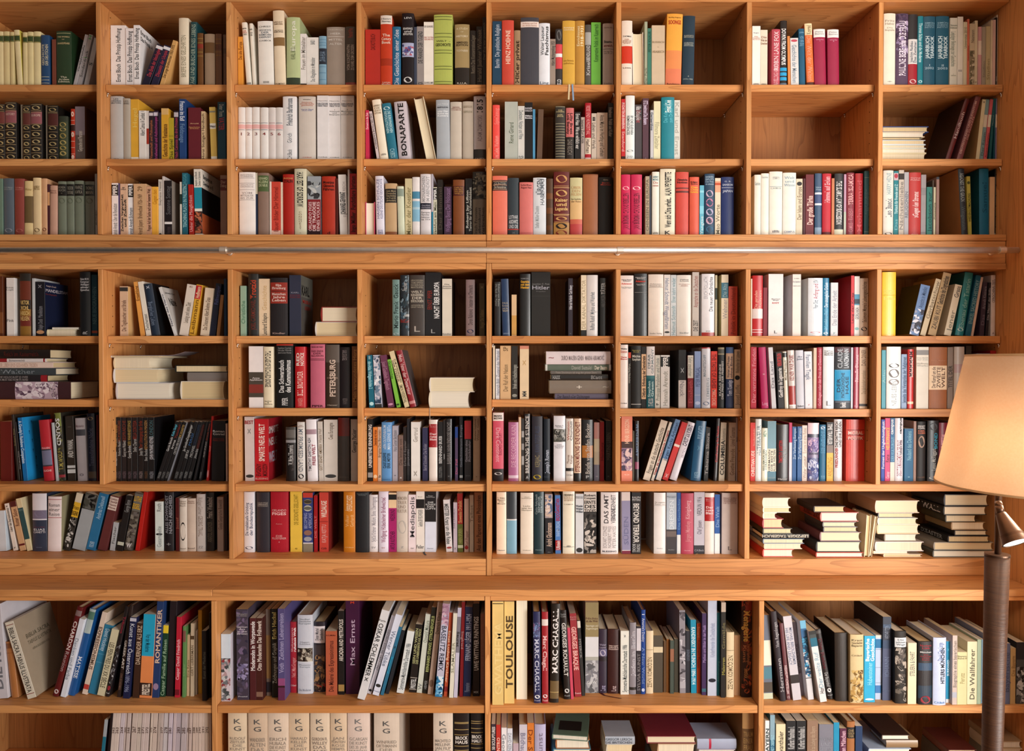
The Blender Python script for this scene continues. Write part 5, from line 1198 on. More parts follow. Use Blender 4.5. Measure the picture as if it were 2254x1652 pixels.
804 998 100 e0ccc0|h6-12 787878 K|h13-19 787878 G|h24-44 a09890 G.C.ARGAN/DIE KUNST/DES 20. JAHR/HUNDERTS/1880-1940
1036 1258 90 d8c8b8|h8-14 585858 K|h15-21 585858 G|h27-46 988c80 WINFRIED/ORTHMANN/DER/ALTE/ORIENT
1558 1730 90 d8c8b8|h8-14 585858 K|h15-21 585858 G|h26-48 888078 MACHTELD/MELLINK/JAN FILIP/FRÜHE/STUFEN/DER KUNST
1740 1874 120 141014|r10,11,17,22,33,37 a08858|h23-31 e0d8d0 *!BROCK/*HAUS|h40-43 a09080 GESUNDHEIT|h44-47 c0b0a0 6
1886 2000 120 141014|r9,11,16,20,31,35 a08858|h22-30 e0d8d0 *!BROCK/*HAUS|h38-41 a09080 GESUNDHEIT|h42-45 c0b0a0 4
2068 2106 250 302c38 fd30|u3-30 d0d0d0 *50 SCULPTURES
2110 2150 256 b02c24 fd30|u15-40 e0b0a0 *CONTRO
2156 2204 282 e0e0e4 fd30|d8-40 808890 George
2208 2254 288 d8dce8 fd30|d6-30 9098a0 DAVID KEINE
T 9 1128 1530
4 54 420 b8a4b0 fd30
60 128 254 c8c4d0 fd30|d10-40 787890 Bildhauer
130 190 240 d07830 fd30|d8-40 803c18 Der Stil
194 292 250 b4b0d0 d30|u10-40 807890 Kunst
H 352 660 338 384 5c7868 Pd40|T 20-60 1c1c1c 15-80|y-8
H 386 680 386 468 a86c44 Pd40
H 360 690 470 640 4888a0 Pd40
H 816 1076 360 424 a8b0bc Sd40|h2-90 404850 !GREGOR LERSCH/DIE BRITISCHEN
H 830 1064 428 640 d0c8b4 Pd40
H 1184 1616 356 420 7c2c38 Pd40
H 1280 1610 424 640 b89878 Pd40
H 1624 1968 380 470 a0a8c0 Sd40|b30-36 b02040
H 1640 1960 474 640 b8b0b8 Pd40
2020 2138 150 9c7c50 d20|b0-16 b89060|b16-60 6c5034|h18-45 a88858 !TRAUM/EINER/FRAU/MEDEA
2220 2254 220 d0d8d0 f|u5-40 384848 *BAYERN
T 9 1690 1530
-20 14 220 d8dce0 f
18 60 170 145878 f|b0-25 80a0b0|u20-40 90c0d0 *BRANDT OBERPFALZ
70 154 250 dccca8 f|u8-40 404038 !Schwanthaler
160 244 222 101216 f|u6-30 a8a8a8 *Kurfürst Maximilian I.
250 334 222 101216 f|u6-30 a8a8a8 *Kurfürst Maximilian I.
344 440 220 886c58 f|u6-40 b09880 Der Hof zu Ludwig des Bayern
448 580 252 747480 f|h14-30 888c98 RECHNUNG/UND/GESETZE
574 626 236 1088b0 f|u30-40 80c8e0 xx
630 690 288 501838 f|u3-36 c8a0b0 *!Plassen München
694 764 226 9c6438|b6-18 201c1c|h8-17 a08860 DIE/GESCH/DER
768 830 268 103058 f
H 890 1260 466 540 a8b8d0 Pd30
H 1004 1250 346 390 38241c Pd40
H 1590 1836 476 540 5c2820 Pd30
H 2020 2254 400 460 a89070 Pd30|k
H 2030 2254 468 560 d8c8b0 Pd30
T 9 1128 1530
H 352 664 642 850 6c4830 Pd40
H 346 690 852 1060 38404c Pd40
H 822 1070 642 850 80705c Pd40
H 816 1080 852 1060 4c3030 Pd40
H 1260 1610 642 850 58606c Pd40
H 1240 1612 852 1060 443028 Pd40
H 1630 1966 642 850 a8a098 Pd40
H 1624 1970 852 1060 3c4450 Pd40
T 9 1690 1530
H 880 1262 542 800 a8a8b0 Pd30
H 876 1266 802 1060 504840 Pd30
H 1580 1840 542 800 38302c Pd30
H 1572 1846 802 1060 7c6c58 Pd30
H 2024 2254 562 800 80786c Pd30
H 2020 2254 802 1060 403830 Pd30
H 1040 1318 392 464 8c7050 Sd40
"""
# ---------------------------------------------------------------- lettering
_txt = {}
def glyphs(body, bold):
    k = (body, bold)
    if k not in _txt:
        cu = bpy.data.curves.new('t', 'FONT'); cu.body = body; cu.resolution_u = 2; cu.fill_mode = 'FRONT'
        cu.offset = 0.026 if bold else 0.008
        o = bpy.data.objects.new('t', cu); me = o.to_mesh()
        v = [(a.co.x, a.co.y) for a in me.vertices]; f = [tuple(p.vertices) for p in me.polygons]
        o.to_mesh_clear(); bpy.data.objects.remove(o); bpy.data.curves.remove(cu)
        if v:
            xs = [a[0] for a in v]; ys = [a[1] for a in v]; b = (min(xs), max(xs), min(ys), max(ys))
        else: b = (0, 1, 0, 1)
        _txt[k] = (v, f, b)
    return _txt[k]
def put_text(mb, body, bold, cx, cz, along, size, mode, c, surf):
    """centre (cx,cz) on the spine, along = wanted length, size = letter height; mode h / u / d"""
    body = body.strip()
    if not body: return
    v, f, (a, b, lo, hi) = glyphs(body, bold)
    if not v or b - a < 1e-6: return
    cap = 0.72; s = size / cap
    sx = along / (b - a)
    sx = max(s * 0.42, min(sx, s * 1.7)); sx = min(sx, along / (b - a)) if sx * (b - a) > along * 1.02 else sx
    mx, my = (a + b) / 2, cap / 2 if hi > 0.5 else (lo + hi) / 2
    out = []
    for x, y in v:
        p, q = (x - mx) * sx, (y - my) * s
        if mode == 'h': lx, lz = cx + p, cz + q
        elif mode == 'u': lx, lz = cx - q, cz + p
        else: lx, lz = cx + q, cz - p
        out.append(surf(lx, lz))
    mb.add(out, f, c, M_INK)
def book_geo(bk):
    """local book: thickness on x, spine towards -y, height on z. returns cover, pages, lettering builders"""
    t, H, dep, flat = bk['t'], bk['H'], bk['dep'], bk['flat']
    c = bk['col']; side = bk.get('side', c)
    bul = 0 if flat else min(0.10 * t, 0.0035)
    n = 1 if flat else 8
    def sy(x): return -bul * (1 - min(1, abs(2 * x / t)) ** 2)
    cm = M_JACKET if bk['gloss'] else M_PAPER
    w_ = 0.0006 if flat else min(0.0022, t * 0.12)
    cov = MB()
    ch = min(0.0006, t * 0.1)
    xs = [-t / 2 + t * i / n for i in range(n + 1)]
    outer = [(-t / 2, dep)] + [(-t / 2, ch)] + [(x if 0 < i < n else x + (ch if i == 0 else -ch), sy(x)) for i, x in enumerate(xs)] + [(t / 2, ch), (t / 2, dep)]
    inner = [(t / 2 - w_, dep), (t / 2 - w_, w_), (-t / 2 + w_, w_), (-t / 2 + w_, dep)]
    # walls; the spine carries its printed bands
    bands = [(0.0, 1.0, c)]
    for a, b, cc in bk['bands']:
        nb = []
        for (p, q, k) in bands:
            if q <= a or p >= b: nb.append((p, q, k)); continue
            if p < a: nb.append((p, a, k))
            if q > b: nb.append((b, q, k))
        nb.append((a, b, cc)); bands = sorted(nb)
    def strip(p0, p1, segs, rev=False):
        for (a, b, cc) in segs:
            z0, z1 = H * (1 - b), H * (1 - a)
            cov.add([(*p0, z0), (*p1, z0), (*p1, z1), (*p0, z1)], [(0, 1, 2, 3)], cc, cm)
    m = len(outer)
    vis = bk.get('sidebands')
    for i in range(m - 1):
        p0, p1 = outer[i], outer[i + 1]
        if i == 0: sg = vis if (vis and bk['vs'] < 0) else [(0, 1, side)]
        elif i == m - 2: sg = vis if (vis and bk['vs'] > 0) else [(0, 1, side)]
        else: sg = bands
        strip(p0, p1, sg)
    for p0, p1 in zip([outer[-1]] + inner, inner + [outer[0]]): strip(p0, p1, [(0, 1, side)])
    for z in (0, H):                               # top and bottom rims of the boards
        k = len(outer)
        cov.add([(-t / 2, dep, z), (-t / 2, ch, z), (-t / 2 + w_, w_, z), (-t / 2 + w_, dep, z)], [(0, 1, 2, 3)], side, cm)
        cov.add([(t / 2, dep, z), (t / 2, ch, z), (t / 2 - w_, w_, z), (t / 2 - w_, dep, z)], [(0, 1, 2, 3)], side, cm)
        cov.add([(x, y, z) for x, y in outer[1:-1]] + [(t / 2 - w_, w_, z), (-t / 2 + w_, w_, z)], [tuple(range(m))], c, cm)
    # pages
    ins = 0.0002 if flat else 0.003
    pg = MB(); fx = 0.0002 if flat else 0.003
    py0, py1 = w_ + 0.0003, dep - fx; nn = 6; hx = t / 2 - w_ - 0.0001
    cc = 0 if flat else min(0.004, t * 0.12)       # hollow fore-edge of a bound book
    prof = [(-hx, py0), (hx, py0)] + [(hx - 2 * hx * i / nn, py1 - cc * (1 - (2 * i / nn - 1) ** 2)) for i in range(nn + 1)]
    vs = [(x, y, ins) for x, y in prof] + [(x, y, H - ins) for x, y in prof]; k = len(prof)
    pg.add(vs, [(i, (i + 1) % k, k + (i + 1) % k, k + i) for i in range(k)] + [tuple(range(k))[::-1], tuple(range(k, 2 * k))], bk['page'], M_PAGE)
    # lettering and ornaments on the spine
    les = []
    def surf(x, z, o=0.0006): return (x, sy(max(-t / 2, min(t / 2, x))) - o, z)
    wt_ = t * (0.9 if flat else 0.8)
    for si, (kind, a, b, cc, bold, body) in enumerate(bk['specs']):
        z0, z1 = H * (1 - b), H * (1 - a); le = MB(); les.append(({'o': 'emblem', 'r': 'ruled_lines', 'p': 'picture', 'T': 'cover_picture', 'F': 'cover_lettering'}.get(kind, 'lettering'), le))
        if kind in 'hud' and body:
            ls = body.split('/')
            if kind == 'h':
                lh = (z1 - z0) / len(ls)
                for i, l_ in enumerate(ls): put_text(le, l_.replace('*', ''), bold or '*' in l_, 0, z1 - lh * (i + .5), wt_ * min(1, 0.4 + 0.14 * len(l_.strip())), min(lh * 0.78, wt_ * 0.7), 'h', cc, surf)
            else:
                lw = min(wt_ / len(ls), H * .12)
                for i, l_ in enumerate(ls):
                    off = (i - (len(ls) - 1) / 2) * lw * (1 if kind == 'u' else -1)
                    put_text(le, l_.replace('*', ''), bold or '*' in l_, off, (z0 + z1) / 2, z1 - z0, min(lw * 0.76, 0.024 if bold or '*' in l_ else 0.0155), kind, cc, surf)
        elif kind == 'o':
            r1 = min(wt_ * 0.45, t * 0.45); r2 = (z1 - z0) / 2; N = 16
            le.add([surf(r1 * math.cos(6.2832 * i / N), (z0 + z1) / 2 + r2 * math.sin(6.2832 * i / N), 0.0004 + 0.00005 * (si % 6)) for i in range(N)], [tuple(range(N))], cc, M_INK)
        elif kind == 'p':                          # a printed picture: irregular overlapping patches
            rg = random.Random(int(H * 1e5)); wd_ = t * .48; n_ = int(10 + 30 * min(1, (z1 - z0) / .1))
            for q in range(n_):
                px_, pz_ = rg.uniform(-wd_, wd_), rg.uniform(z0, z1); ra_, rb_ = rg.uniform(.08, .3) * t, rg.uniform(.05, .28) * min(z1 - z0, .05) + .001
                ph_ = rg.uniform(0, 6.28); N = 9; pts_ = []
                for i in range(N):
                    an = 6.2832 * i / N; k1 = rg.uniform(.55, 1.25)
                    qx, qz = ra_ * k1 * math.cos(an), rb_ * k1 * math.sin(an)
                    pts_.append(surf(max(-wd_, min(wd_, px_ + qx * math.cos(ph_) - qz * math.sin(ph_))), max(z0, min(z1, pz_ + qx * math.sin(ph_) + qz * math.cos(ph_))), 0.00008 + 0.000006 * q))
                le.add(pts_, [tuple(range(N))], body[q % len(body)], M_INK)
        elif kind == 'r':
            for q in body:
                zz = H * (1 - q); hh = max(0.0005, H * 0.0035)
                L_ = [surf(-t * .46 + t * .92 * i / 6, zz - hh) for i in range(7)] + [surf(-t * .46 + t * .92 * i / 6, zz + hh) for i in range(7)]
                le.add(L_, [(i, i + 1, i + 8, i + 7) for i in range(6)], cc, M_INK)
        elif kind == 'F':                          # printing on the cover that shows
            x0, x1 = body[0]; vs_ = bk['vs']
            def sf(x, z): return (vs_ * (t / 2 + 0.0003), x, z)
            ww = dep * (x1 - x0); 
            yc = dep * (x0 + x1) / 2
            if vs_ > 0: put_text(le, body[1].replace('*', ''), '*' in body[1], yc, (z0 + z1) / 2, ww, (z1 - z0) * .7, 'h', cc, sf)
        elif kind == 'T':                          # picture on the upper cover of a lying book
            x0, x1 = body; y0, y1 = dep * x0, dep * x1; zz0, zz1 = H * a, H * b; xx = t / 2 + 0.0003
            le.add([(xx, y0, zz0), (xx, y1, zz0), (xx, y1, zz1), (xx, y0, zz1)], [(0, 1, 2, 3)], cc, M_INK)
    return cov, pg, [x for x in les if x[1].f]
# ---------------------------------------------------------------- reading the shelf list
def parse(data):
    out = []; row = 1; xo = yo = 0
    for line in data.strip().split('\n'):
        line = line.rstrip()
        if line.startswith('T '):
            q = line.split(); row, xo, yo = int(q[1]), float(q[2]), float(q[3]); continue
        parts = line.split('|'); hd = parts[0].split(); k = 3.9965
        lying = hd[0] == 'H'
        if lying: hd = hd[1:]
        x0, x1, y0 = [float(v) for v in hd[:3]]; i = 3
        b = {'row': row, 'x0': xo + x0 / k, 'x1': xo + x1 / k, 'y0': yo + y0 / k, 'lie': lying}
        if lying: b['y1'] = yo + float(hd[3]) / k; i = 4
        b['hex'] = hd[i]; b['col'] = lin(hd[i]); fl = ' '.join(hd[i + 1:])
        m = re.search(r'l(-?\d+)', fl); b['lean'] = float(m.group(1)) / k if m else 0
        m = re.search(r'e(\d+)', fl); b['e'] = yo + float(m.group(1)) / k if m else None
        m = re.search(r'd(\d+)', fl); b['d'] = float(m.group(1)) / 1000 if m else 0
        b['flat'] = 'f' in fl; b['P'] = 'P' in fl; b['S'] = 'S' in fl
        b['bands'] = []; b['specs'] = []; b['title'] = None; b['yaw'] = 0
        for p in parts[1:]:
            p = p.strip('\n')
            if not p or p == 'k': continue
            if p.startswith('y'): b['yaw'] = float(p[1:]); continue
            if p[0] == 'k': b['side'] = lin(p[2:].strip()); b['sidehex'] = p[2:].strip(); continue
            if p[0] == 'C':
                b['sidebands'] = []
                for s_ in p[2:].split(','):
                    rg, cc = s_.split(); a, z = rg.split('-'); b['sidebands'].append((int(a) / 100, int(z) / 100, lin(cc)))
                continue
            q = p.split(' ', 2); kind = p[0]; rng = q[0][1:] or q[1]
            if not q[0][1:]: q = [q[0] + q[1]] + q[2].split(' ', 1)
            if kind == 'r':
                cc = lin(q[1] if len(q) > 1 else '888888')
                b['specs'].append(('r', 0, 0, cc, False, [int(v) / 100 for v in rng.split(',')])); continue
            a, z = (rng.split('-') + [rng])[:2]; a, z = int(a) / 100, int(z) / 100
            if z <= a: z = a + 0.02
            if kind == 'p':
                if lying and b['S']: a, z = 1 - z, 1 - a
                b['specs'].append(('p', a, z, None, False, [lin(v) for v in q[1].split(',')])); continue
            cc = lin(q[1]); body = q[2] if len(q) > 2 else ''
            if kind == 'i': kind = 'h' 
            elif lying and b['S'] and kind in 'hv': kind = {'h': 'u', 'v': 'd'}[kind]; a, z = 1 - z, 1 - a
            elif kind in 'v': kind = 'd'
            if kind == 's': kind = 'd'
            if lying and b['S'] and kind == 'b': a, z = 1 - z, 1 - a
            if kind == 'b': b['bands'].append((a, z, cc)); b.setdefault('bhex', q[1]); continue
            if kind == 'F':
                xr, tx = body.split(' ', 1); f0, f1 = xr.split('-'); b['specs'].append(('F', a, z, cc, False, ((int(f0) / 100, int(f1) / 100), tx))); continue
            if kind == 'T':
                f0, f1 = body.split('-'); b['specs'].append(('T', a, z, cc, False, (int(f0) / 100, int(f1) / 100))); continue
            if '!' in body:
                tt = body.replace('*', '')
                if len(tt.strip()) > 1: b['title'] = tt.split('!', 1)[1].replace('/', ' ').strip()
                body = body.replace('!', '') if len(tt.strip()) > 1 else body
            b['specs'].append((kind, a, z, cc, body.startswith('*'), body))
        out.append(b)
    return out
books = parse(DATA)
def near(a, b): return sum(abs(int(a[i:i + 2], 16) - int(b[i:i + 2], 16)) for i in (0, 2, 4)) < 60
for e1 in (564, 1128, 1690):                      # one book measured from both sides of a seam is one book
    for b in [b for b in books if not b['lie'] and e1 - 6 < b['x0'] < e1 - 0.2]:
        for a in [a for a in books if not a['lie'] and a['row'] == b['row'] and a is not b and a['x0'] < b['x0'] and e1 - 3 < a['x1'] < e1 + 2 and near(a['hex'], b['hex'])]:
            b['x0'] = a['x0']; b['bands'] = b['bands'] or a['bands']; b['specs'] = b['specs'] or a['specs']; b['lean'] = b['lean'] or a['lean']; books.remove(a)
def column(b):
    cx = (b['x0'] + b['x1']) / 2
    ed = [217, 505, 790, 1076, 1361, 1648, 1936] if b['row'] <= 6 else ([505, 1076, 1648] if b['row'] == 7 else [470, 1073, 1676])
    return sum(cx > e for e in ed)
for b in books:
    b['c'] = column(b); r, c = b['row'], b['c']; z0, zc = SH[r, c]; b['z0'], b['zc'] = z0, zc
    if r <= 4: Y = 0.055
    elif r == 5: Y = 0.045
    elif r == 6: Y = depth_on(b['e'] or 1058.5, z0)
    elif r == 7: Y = depth_on(b['e'] or (1212.5, 1214.5, 1218.5, 1225.5)[c], z0)
    elif r == 8: Y = depth_on(b['e'] or 1537, z0)
    else: Y = YL + 0.02
    if r > 7: Y = max(Y, YL + 0.01)
    Y += b['d'] + random.uniform(-.0025, .0035); b['Y'] = Y
    if r == 7 and c == 3 and b['lie']: b['Y'] = Y = depth_on(1225.5, z0) + random.uniform(-.004, .004)
    b['page'] = lin(random.choice(['e6d8be', 'e0d2b4', 'e8dfcc', 'e0cca6', 'd4be94', 'e4dccc']))
    yb = b['y1'] if b['lie'] else (b['e'] or 0)
    # the wide compartments' limits
    if r <= 7:
        if r <= 6: L, R = DX[c][1], DX[c + 1][0]
        else: L = DX[2 * c][1]; R = DX[2 * c + 2][0] if c < 3 else XW
    else: L, R = LX[c][1], LX[c + 1][0]
    b['L'], b['R'] = L + .0012, R - .0012
# standing books
stand = [b for b in books if not b['lie']]
for b in stand:
    Y = b['Y']; pyb = b['e'] or (b['y0'] + 130)
    xa, xb_ = X(b['x0'], pyb, Y), X(b['x1'], pyb, Y)
    V = min(Z(b['y0'], Y), b['zc'] - 0.0025) - b['z0']
    pxh = V / S0 * (D / (D + Y)); phi = math.atan2(b['lean'], pxh)
    # a measured lean is along the cut-off height; keep the true angle for tall ones
    b['phi'] = phi; b['xa'], b['xb'] = xa, xb_; b['V'] = V
comps = {}
for b in stand: comps.setdefault((b['row'], b['c']), []).append(b)
def edge(b, z, right):                            # x of a side of the tilted book at height z
    return (b['xb'] if right else b['xa']) + z * math.tan(b['phi'])
for k, L in comps.items():
    L.sort(key=lambda b: b['xa'])
    for b in L:
        b['xa'] = max(b['xa'], b['L']); b['xb'] = min(b['xb'], b['R'])
        if b['xb'] - b['xa'] < 0.004: b['xb'] = min(b['R'], b['xa'] + 0.004); b['xa'] = b['xb'] - 0.004
        # tops stay inside the compartment
        if b['phi'] > 0:
            ov = b['xb'] + b['V'] * math.tan(b['phi']) - b['R']
            if ov > 0: b['phi'] = math.atan(max(0, (b['R'] - b['xb'])) / b['V'])
        else:
            ov = b['L'] - (b['xa'] + b['V'] * math.tan(b['phi']))
            if ov > 0: b['phi'] = -math.atan(max(0, (b['xa'] - b['L'])) / b['V'])
    for it in range(3):
        for a, b in zip(L, L[1:]):
            zs = (0, min(a['V'], b['V']))
            ov = max(edge(a, z, True) - edge(b, z, False) for z in zs) + 0.0004
            if ov <= 0: continue
            wa, wb = a['xb'] - a['xa'], b['xb'] - b['xa']
            sa = min(ov * wa / (wa + wb), wa * 0.3); sb = min(ov - sa, wb * 0.3)
            a['xb'] -= sa; b['xa'] += sb; ov -= sa + sb
            if ov > 0:                             # still touching: bring the leans together
                top = min(a['V'], b['V']); ta, tb = math.tan(a['phi']), math.tan(b['phi'])
                if ta > tb:
                    d_ = min(ov / top, ta - tb); a['phi'] = math.atan(ta - d_ * .5); b['phi'] = math.atan(tb + d_ * .5)
COLN = [('black', (20, 18, 20)), ('dark brown', (60, 42, 32)), ('grey-brown', (104, 88, 76)), ('sage green', (150, 160, 130)), ('dusty pink', (200, 150, 145)), ('brown', (110, 70, 42)), ('tan', (170, 125, 80)), ('beige', (205, 180, 148)), ('cream', (228, 214, 190)), ('off-white', (232, 228, 226)),
        ('light grey', (192, 190, 194)), ('grey', (140, 134, 134)), ('dark grey', (68, 64, 66)), ('red', (176, 28, 32)), ('dark red', (100, 26, 30)), ('coral', (208, 90, 72)), ('pink', (208, 84, 120)), ('crimson', (160, 26, 70)),
        ('orange', (216, 128, 48)), ('yellow', (224, 184, 56)), ('olive', (128, 120, 72)), ('green', (70, 120, 80)), ('dark green', (34, 60, 48)), ('light green', (176, 190, 140)), ('bright green', (110, 184, 66)),
        ('teal', (18, 112, 128)), ('dark teal', (20, 72, 88)), ('blue', (24, 90, 152)), ('navy', (26, 36, 76)), ('light blue', (130, 172, 210)), ('purple', (100, 52, 84)), ('mauve', (150, 120, 150)), ('bright blue', (32, 160, 205))]
def cname(h):
    r = [int(h[i:i + 2], 16) for i in (0, 2, 4)]
    if (max(r) - min(r)) / max(r) < 0.16 or max(r) - min(r) < 14:
        v = sum(r) / 3
        return 'black' if v < 46 else 'dark grey' if v < 100 else 'grey' if v < 168 else 'light grey' if v < 208 else 'off-white'
    return min([k for k in COLN if 'grey' not in k[0]], key=lambda k: sum((a - b) ** 2 for a, b in zip(r, k[1])))[0]
ORD = ['zeroth', 'first', 'second', 'third', 'fourth', 'fifth', 'sixth', 'seventh', 'eighth', 'ninth', 'tenth', 'eleventh', 'twelfth', 'thirteenth', 'fourteenth', 'fifteenth', 'sixteenth', 'seventeenth', 'eighteenth', 'nineteenth', 'twentieth'] + ['twenty-' + x for x in ('first', 'second', 'third', 'fourth', 'fifth', 'sixth', 'seventh', 'eighth', 'ninth')] + ['thirtieth'] + ['thirty-' + x for x in ('first', 'second', 'third', 'fourth', 'fifth', 'sixth')]
PEOPLE = 'chagall rouault ernst schlemmer rovan canetti hockney chardin matisse napoleon bonaparte hitler toulouse timothy heckel voth modersohn berolzheimer baselitz braque wittwer klinge wittelsbach blumenthal conrad mccarthy ude schwanthaler trakl wedekind sansom japan? stalin pauline bebe fox stauffenberg hitlers verwunderte carlyle friedländer sutzkever viktor campus brock piper staats malerren drakulic morels fritz picasso kandinsky marc georges lane penck malura plassen roman'.split()
PEOPLE += ['twisted']
for b in books:
    b['name_'] = cname(b['hex'])
    t_ = b['title']
    if t_:
        ws = re.sub(r'[^A-Za-zÄÖÜäöüß0-9\' -]', '', t_.replace('-', ' ')).split()
        if not ws or len(ws) > 5 or any(w_.lower() in PEOPLE for w_ in ws): b['title'] = None
        else: b['title'] = ' '.join(w_.capitalize() if w_.isupper() else w_ for w_ in ws)
# lying books: stack them
lying = [b for b in books if b['lie']]
lc = {}
for b in lying:
    Y = b['Y']; b['xa'], b['xb'] = X(b['x0'], b['y1'], Y), X(b['x1'], b['y1'], Y)
    b['xa'] = max(b['xa'], b['L']); b['xb'] = min(b['xb'], b['R']); b['th'] = (b['y1'] - b['y0']) * S0 * (D + Y) / D
    lc.setdefault((b['row'], b['c']), []).append(b)
for k, L in lc.items():
    L.sort(key=lambda b: -b['y1']); done = []
    for b in L:
        under = [q for q in done if min(q['xb'], b['xb']) - max(q['xa'], b['xa']) > 0.02]
        base = max([q['zt'] for q in under], default=b['z0'])
        zt_ = Z(b['y0'], b['Y']); th = zt_ - base
        if th < 0.006 or th > b['th'] * 1.6 + 0.004: th = b['th']
        if b['row'] == 9 and not under: pass
        th = min(th, b['zc'] - base - 0.001) - 0.0003
        th = max(th, 0.004); b['zb'] = base + 0.0002; b['th'] = th; b['zt'] = b['zb'] + th; done.append(b)
        b['stack'] = [q for q in under]; b['lvl'] = 1 + max([q['lvl'] for q in under], default=0)
        b['sid'] = under[0]['sid'] if under else id(b)
# area that shows, largest first
for b in books:
    xa, xb_ = max(0, b['x0']), min(2254, b['x1'])
    if b['lie']: ar = (xb_ - xa) * (min(1652, b['y1']) - b['y0']) * (1.5 if b['row'] > 6 else 1.1)
    else:
        base = b['e'] or {1: 186, 2: 349, 3: 515, 4: 739, 5: 897, 6: 1058, 7: 1216, 8: 1540, 9: 1652}[b['row']]
        ar = (xb_ - xa) * (min(1652, base) - b['y0'])
        if 2165 < (xa + xb_) / 2 < 2215 and b['row'] > 7: ar *= 0.2
        if b['row'] in (5, 6) and xb_ > 2110: ar *= 0.4
    b['area'] = ar
    b['mag'] = b['row'] == 9 and b['c'] == 0 and b['x0'] > 225 and b['x1'] < 466
    b['chosen'] = False
pool = sorted([b for b in books if not b['mag']], key=lambda b: -b['area'])
for b in pool[:300]: b['chosen'] = True
for b in books:
    if b['mag']: b['chosen'] = True
# labels
for k, L in comps.items():
    L.sort(key=lambda b: b['x0'])
    for i, b in enumerate(L): b['ord'] = i + 1; b['nl'] = L[i - 1]['name_'] if i else None; b['nr'] = L[i + 1]['name_'] if i + 1 < len(L) else None
def where(b): return f"{ORD[b['row']]} shelf down, {ORD[b['c'] + 1]} compartment" if 1 < b['row'] < 9 else f"{'top' if b['row'] == 1 else 'bottom'} shelf, {ORD[b['c'] + 1]} compartment"
def wc(s): return len(s.split())
def base_label(b):
    if b['mag']: 
        n = next((s_[5] for s_ in b['specs'] if s_[5]), None)
        if n: return f"pale magazine issue numbered {n} leaning in the row on the bottom shelf"
        return f"pale unnumbered magazine, {ORD[b['ord']]} from left on bottom shelf, first compartment"
    if b['title']:
        s = f"{b['name_']} book titled {b['title']}, {where(b)}"
        if b['lie']: s = f"{b['name_']} book titled {b['title']} lying in a stack, {ORD[b['row']]} shelf"
        if wc(s) <= 16: return s
        s = f"{b['name_']} book titled {b['title']}, {ORD[b['row']]} shelf"
        if wc(s) <= 16: return s
    if b['lie']:
        lk = 'pages facing out' if b['P'] else 'spine facing out'
        nm = b['name_'] + ' ' if not b['P'] else ''
        st_ = [q for q in books if q['lie'] and (q['row'], q['c']) == (b['row'], b['c'])]; sids = []
        for q in sorted(st_, key=lambda q: q['x0']):
            if q['sid'] not in sids: sids.append(q['sid'])
        same = sorted([q for q in st_ if q['sid'] == b['sid']], key=lambda q: -q['y1']); k_ = same.index(b)
        pos = 'lowest' if k_ == 0 else ('topmost' if b is same[-1] else f'{ORD[k_ + 1]} from bottom')
        if len(sids) > 1: return f"{nm}book lying flat, {pos} of {ORD[sids.index(b['sid']) + 1]} stack, {where(b)}"
        return f"{nm}book lying flat, {lk}, {pos}, {where(b)}"
        return f"{nm}book lying flat, {lk}, {ORD[b['lvl']]} from bottom, {where(b)}"
    t = b['xb'] - b['xa']; sz = 'thick ' if t > 0.045 else ('slim ' if t < 0.02 else '')
    ln = 'leaning ' if abs(b['phi']) > 0.12 else ''
    lbl = f"{sz}{ln}{b['name_']} book"
    if b['nl'] and b['nr']:
        s = f"{lbl} between {b['nl']} and {b['nr']} ones, {where(b)}" if b['nl'] != b['nr'] else f"{lbl} between two {b['nl']} ones, {where(b)}"
    elif b['nl']: s = f"{lbl} at right end beside a {b['nl']} one, {where(b)}"
    else: s = f"{lbl} at left end beside a {b['nr']} one, {where(b)}"
    return s if wc(s) <= 16 else s.replace(' compartment', '')
lab = {}
for b in books:
    if b['chosen']: b['label'] = base_label(b); lab.setdefault(b['label'], []).append(b)
for s, L in list(lab.items()):
    if len(L) > 1:
        for b in L:
            if b['lie']:
                stk_ = [q for q in books if q['lie'] and (q['row'], q['c']) == (b['row'], b['c'])]
                sids = []
                for q in sorted(stk_, key=lambda q: q['x0']):
                    if q['sid'] not in sids: sids.append(q['sid'])
                same = [q for q in stk_ if q['sid'] == b['sid']]; same.sort(key=lambda q: -q['y1'])
                b['label'] = f"flat book, {ORD[same.index(b) + 1]} from bottom, {ORD[sids.index(b['sid']) + 1]} stack, {where(b)}"
            else:
                b['label'] = f"{b['name_']} book, {ORD[b['ord']]} from left, {where(b)}"
for b in books:
    if b['chosen']: b['label'] = re.sub(r"\ba (off|olive|orange)", r"an \1", b['label']); b['label'] = b['label'].replace(' shelf down', ' shelf') if wc(b['label']) > 16 else b['label']
GRP = lambda b: 'numbered magazines on the bottom shelf' if b['mag'] else (f"books lying in stacks on the {ORD[b['row']]} shelf" if b['lie'] else f"books standing on the {ORD[b['row']]} shelf")
RIB = {}
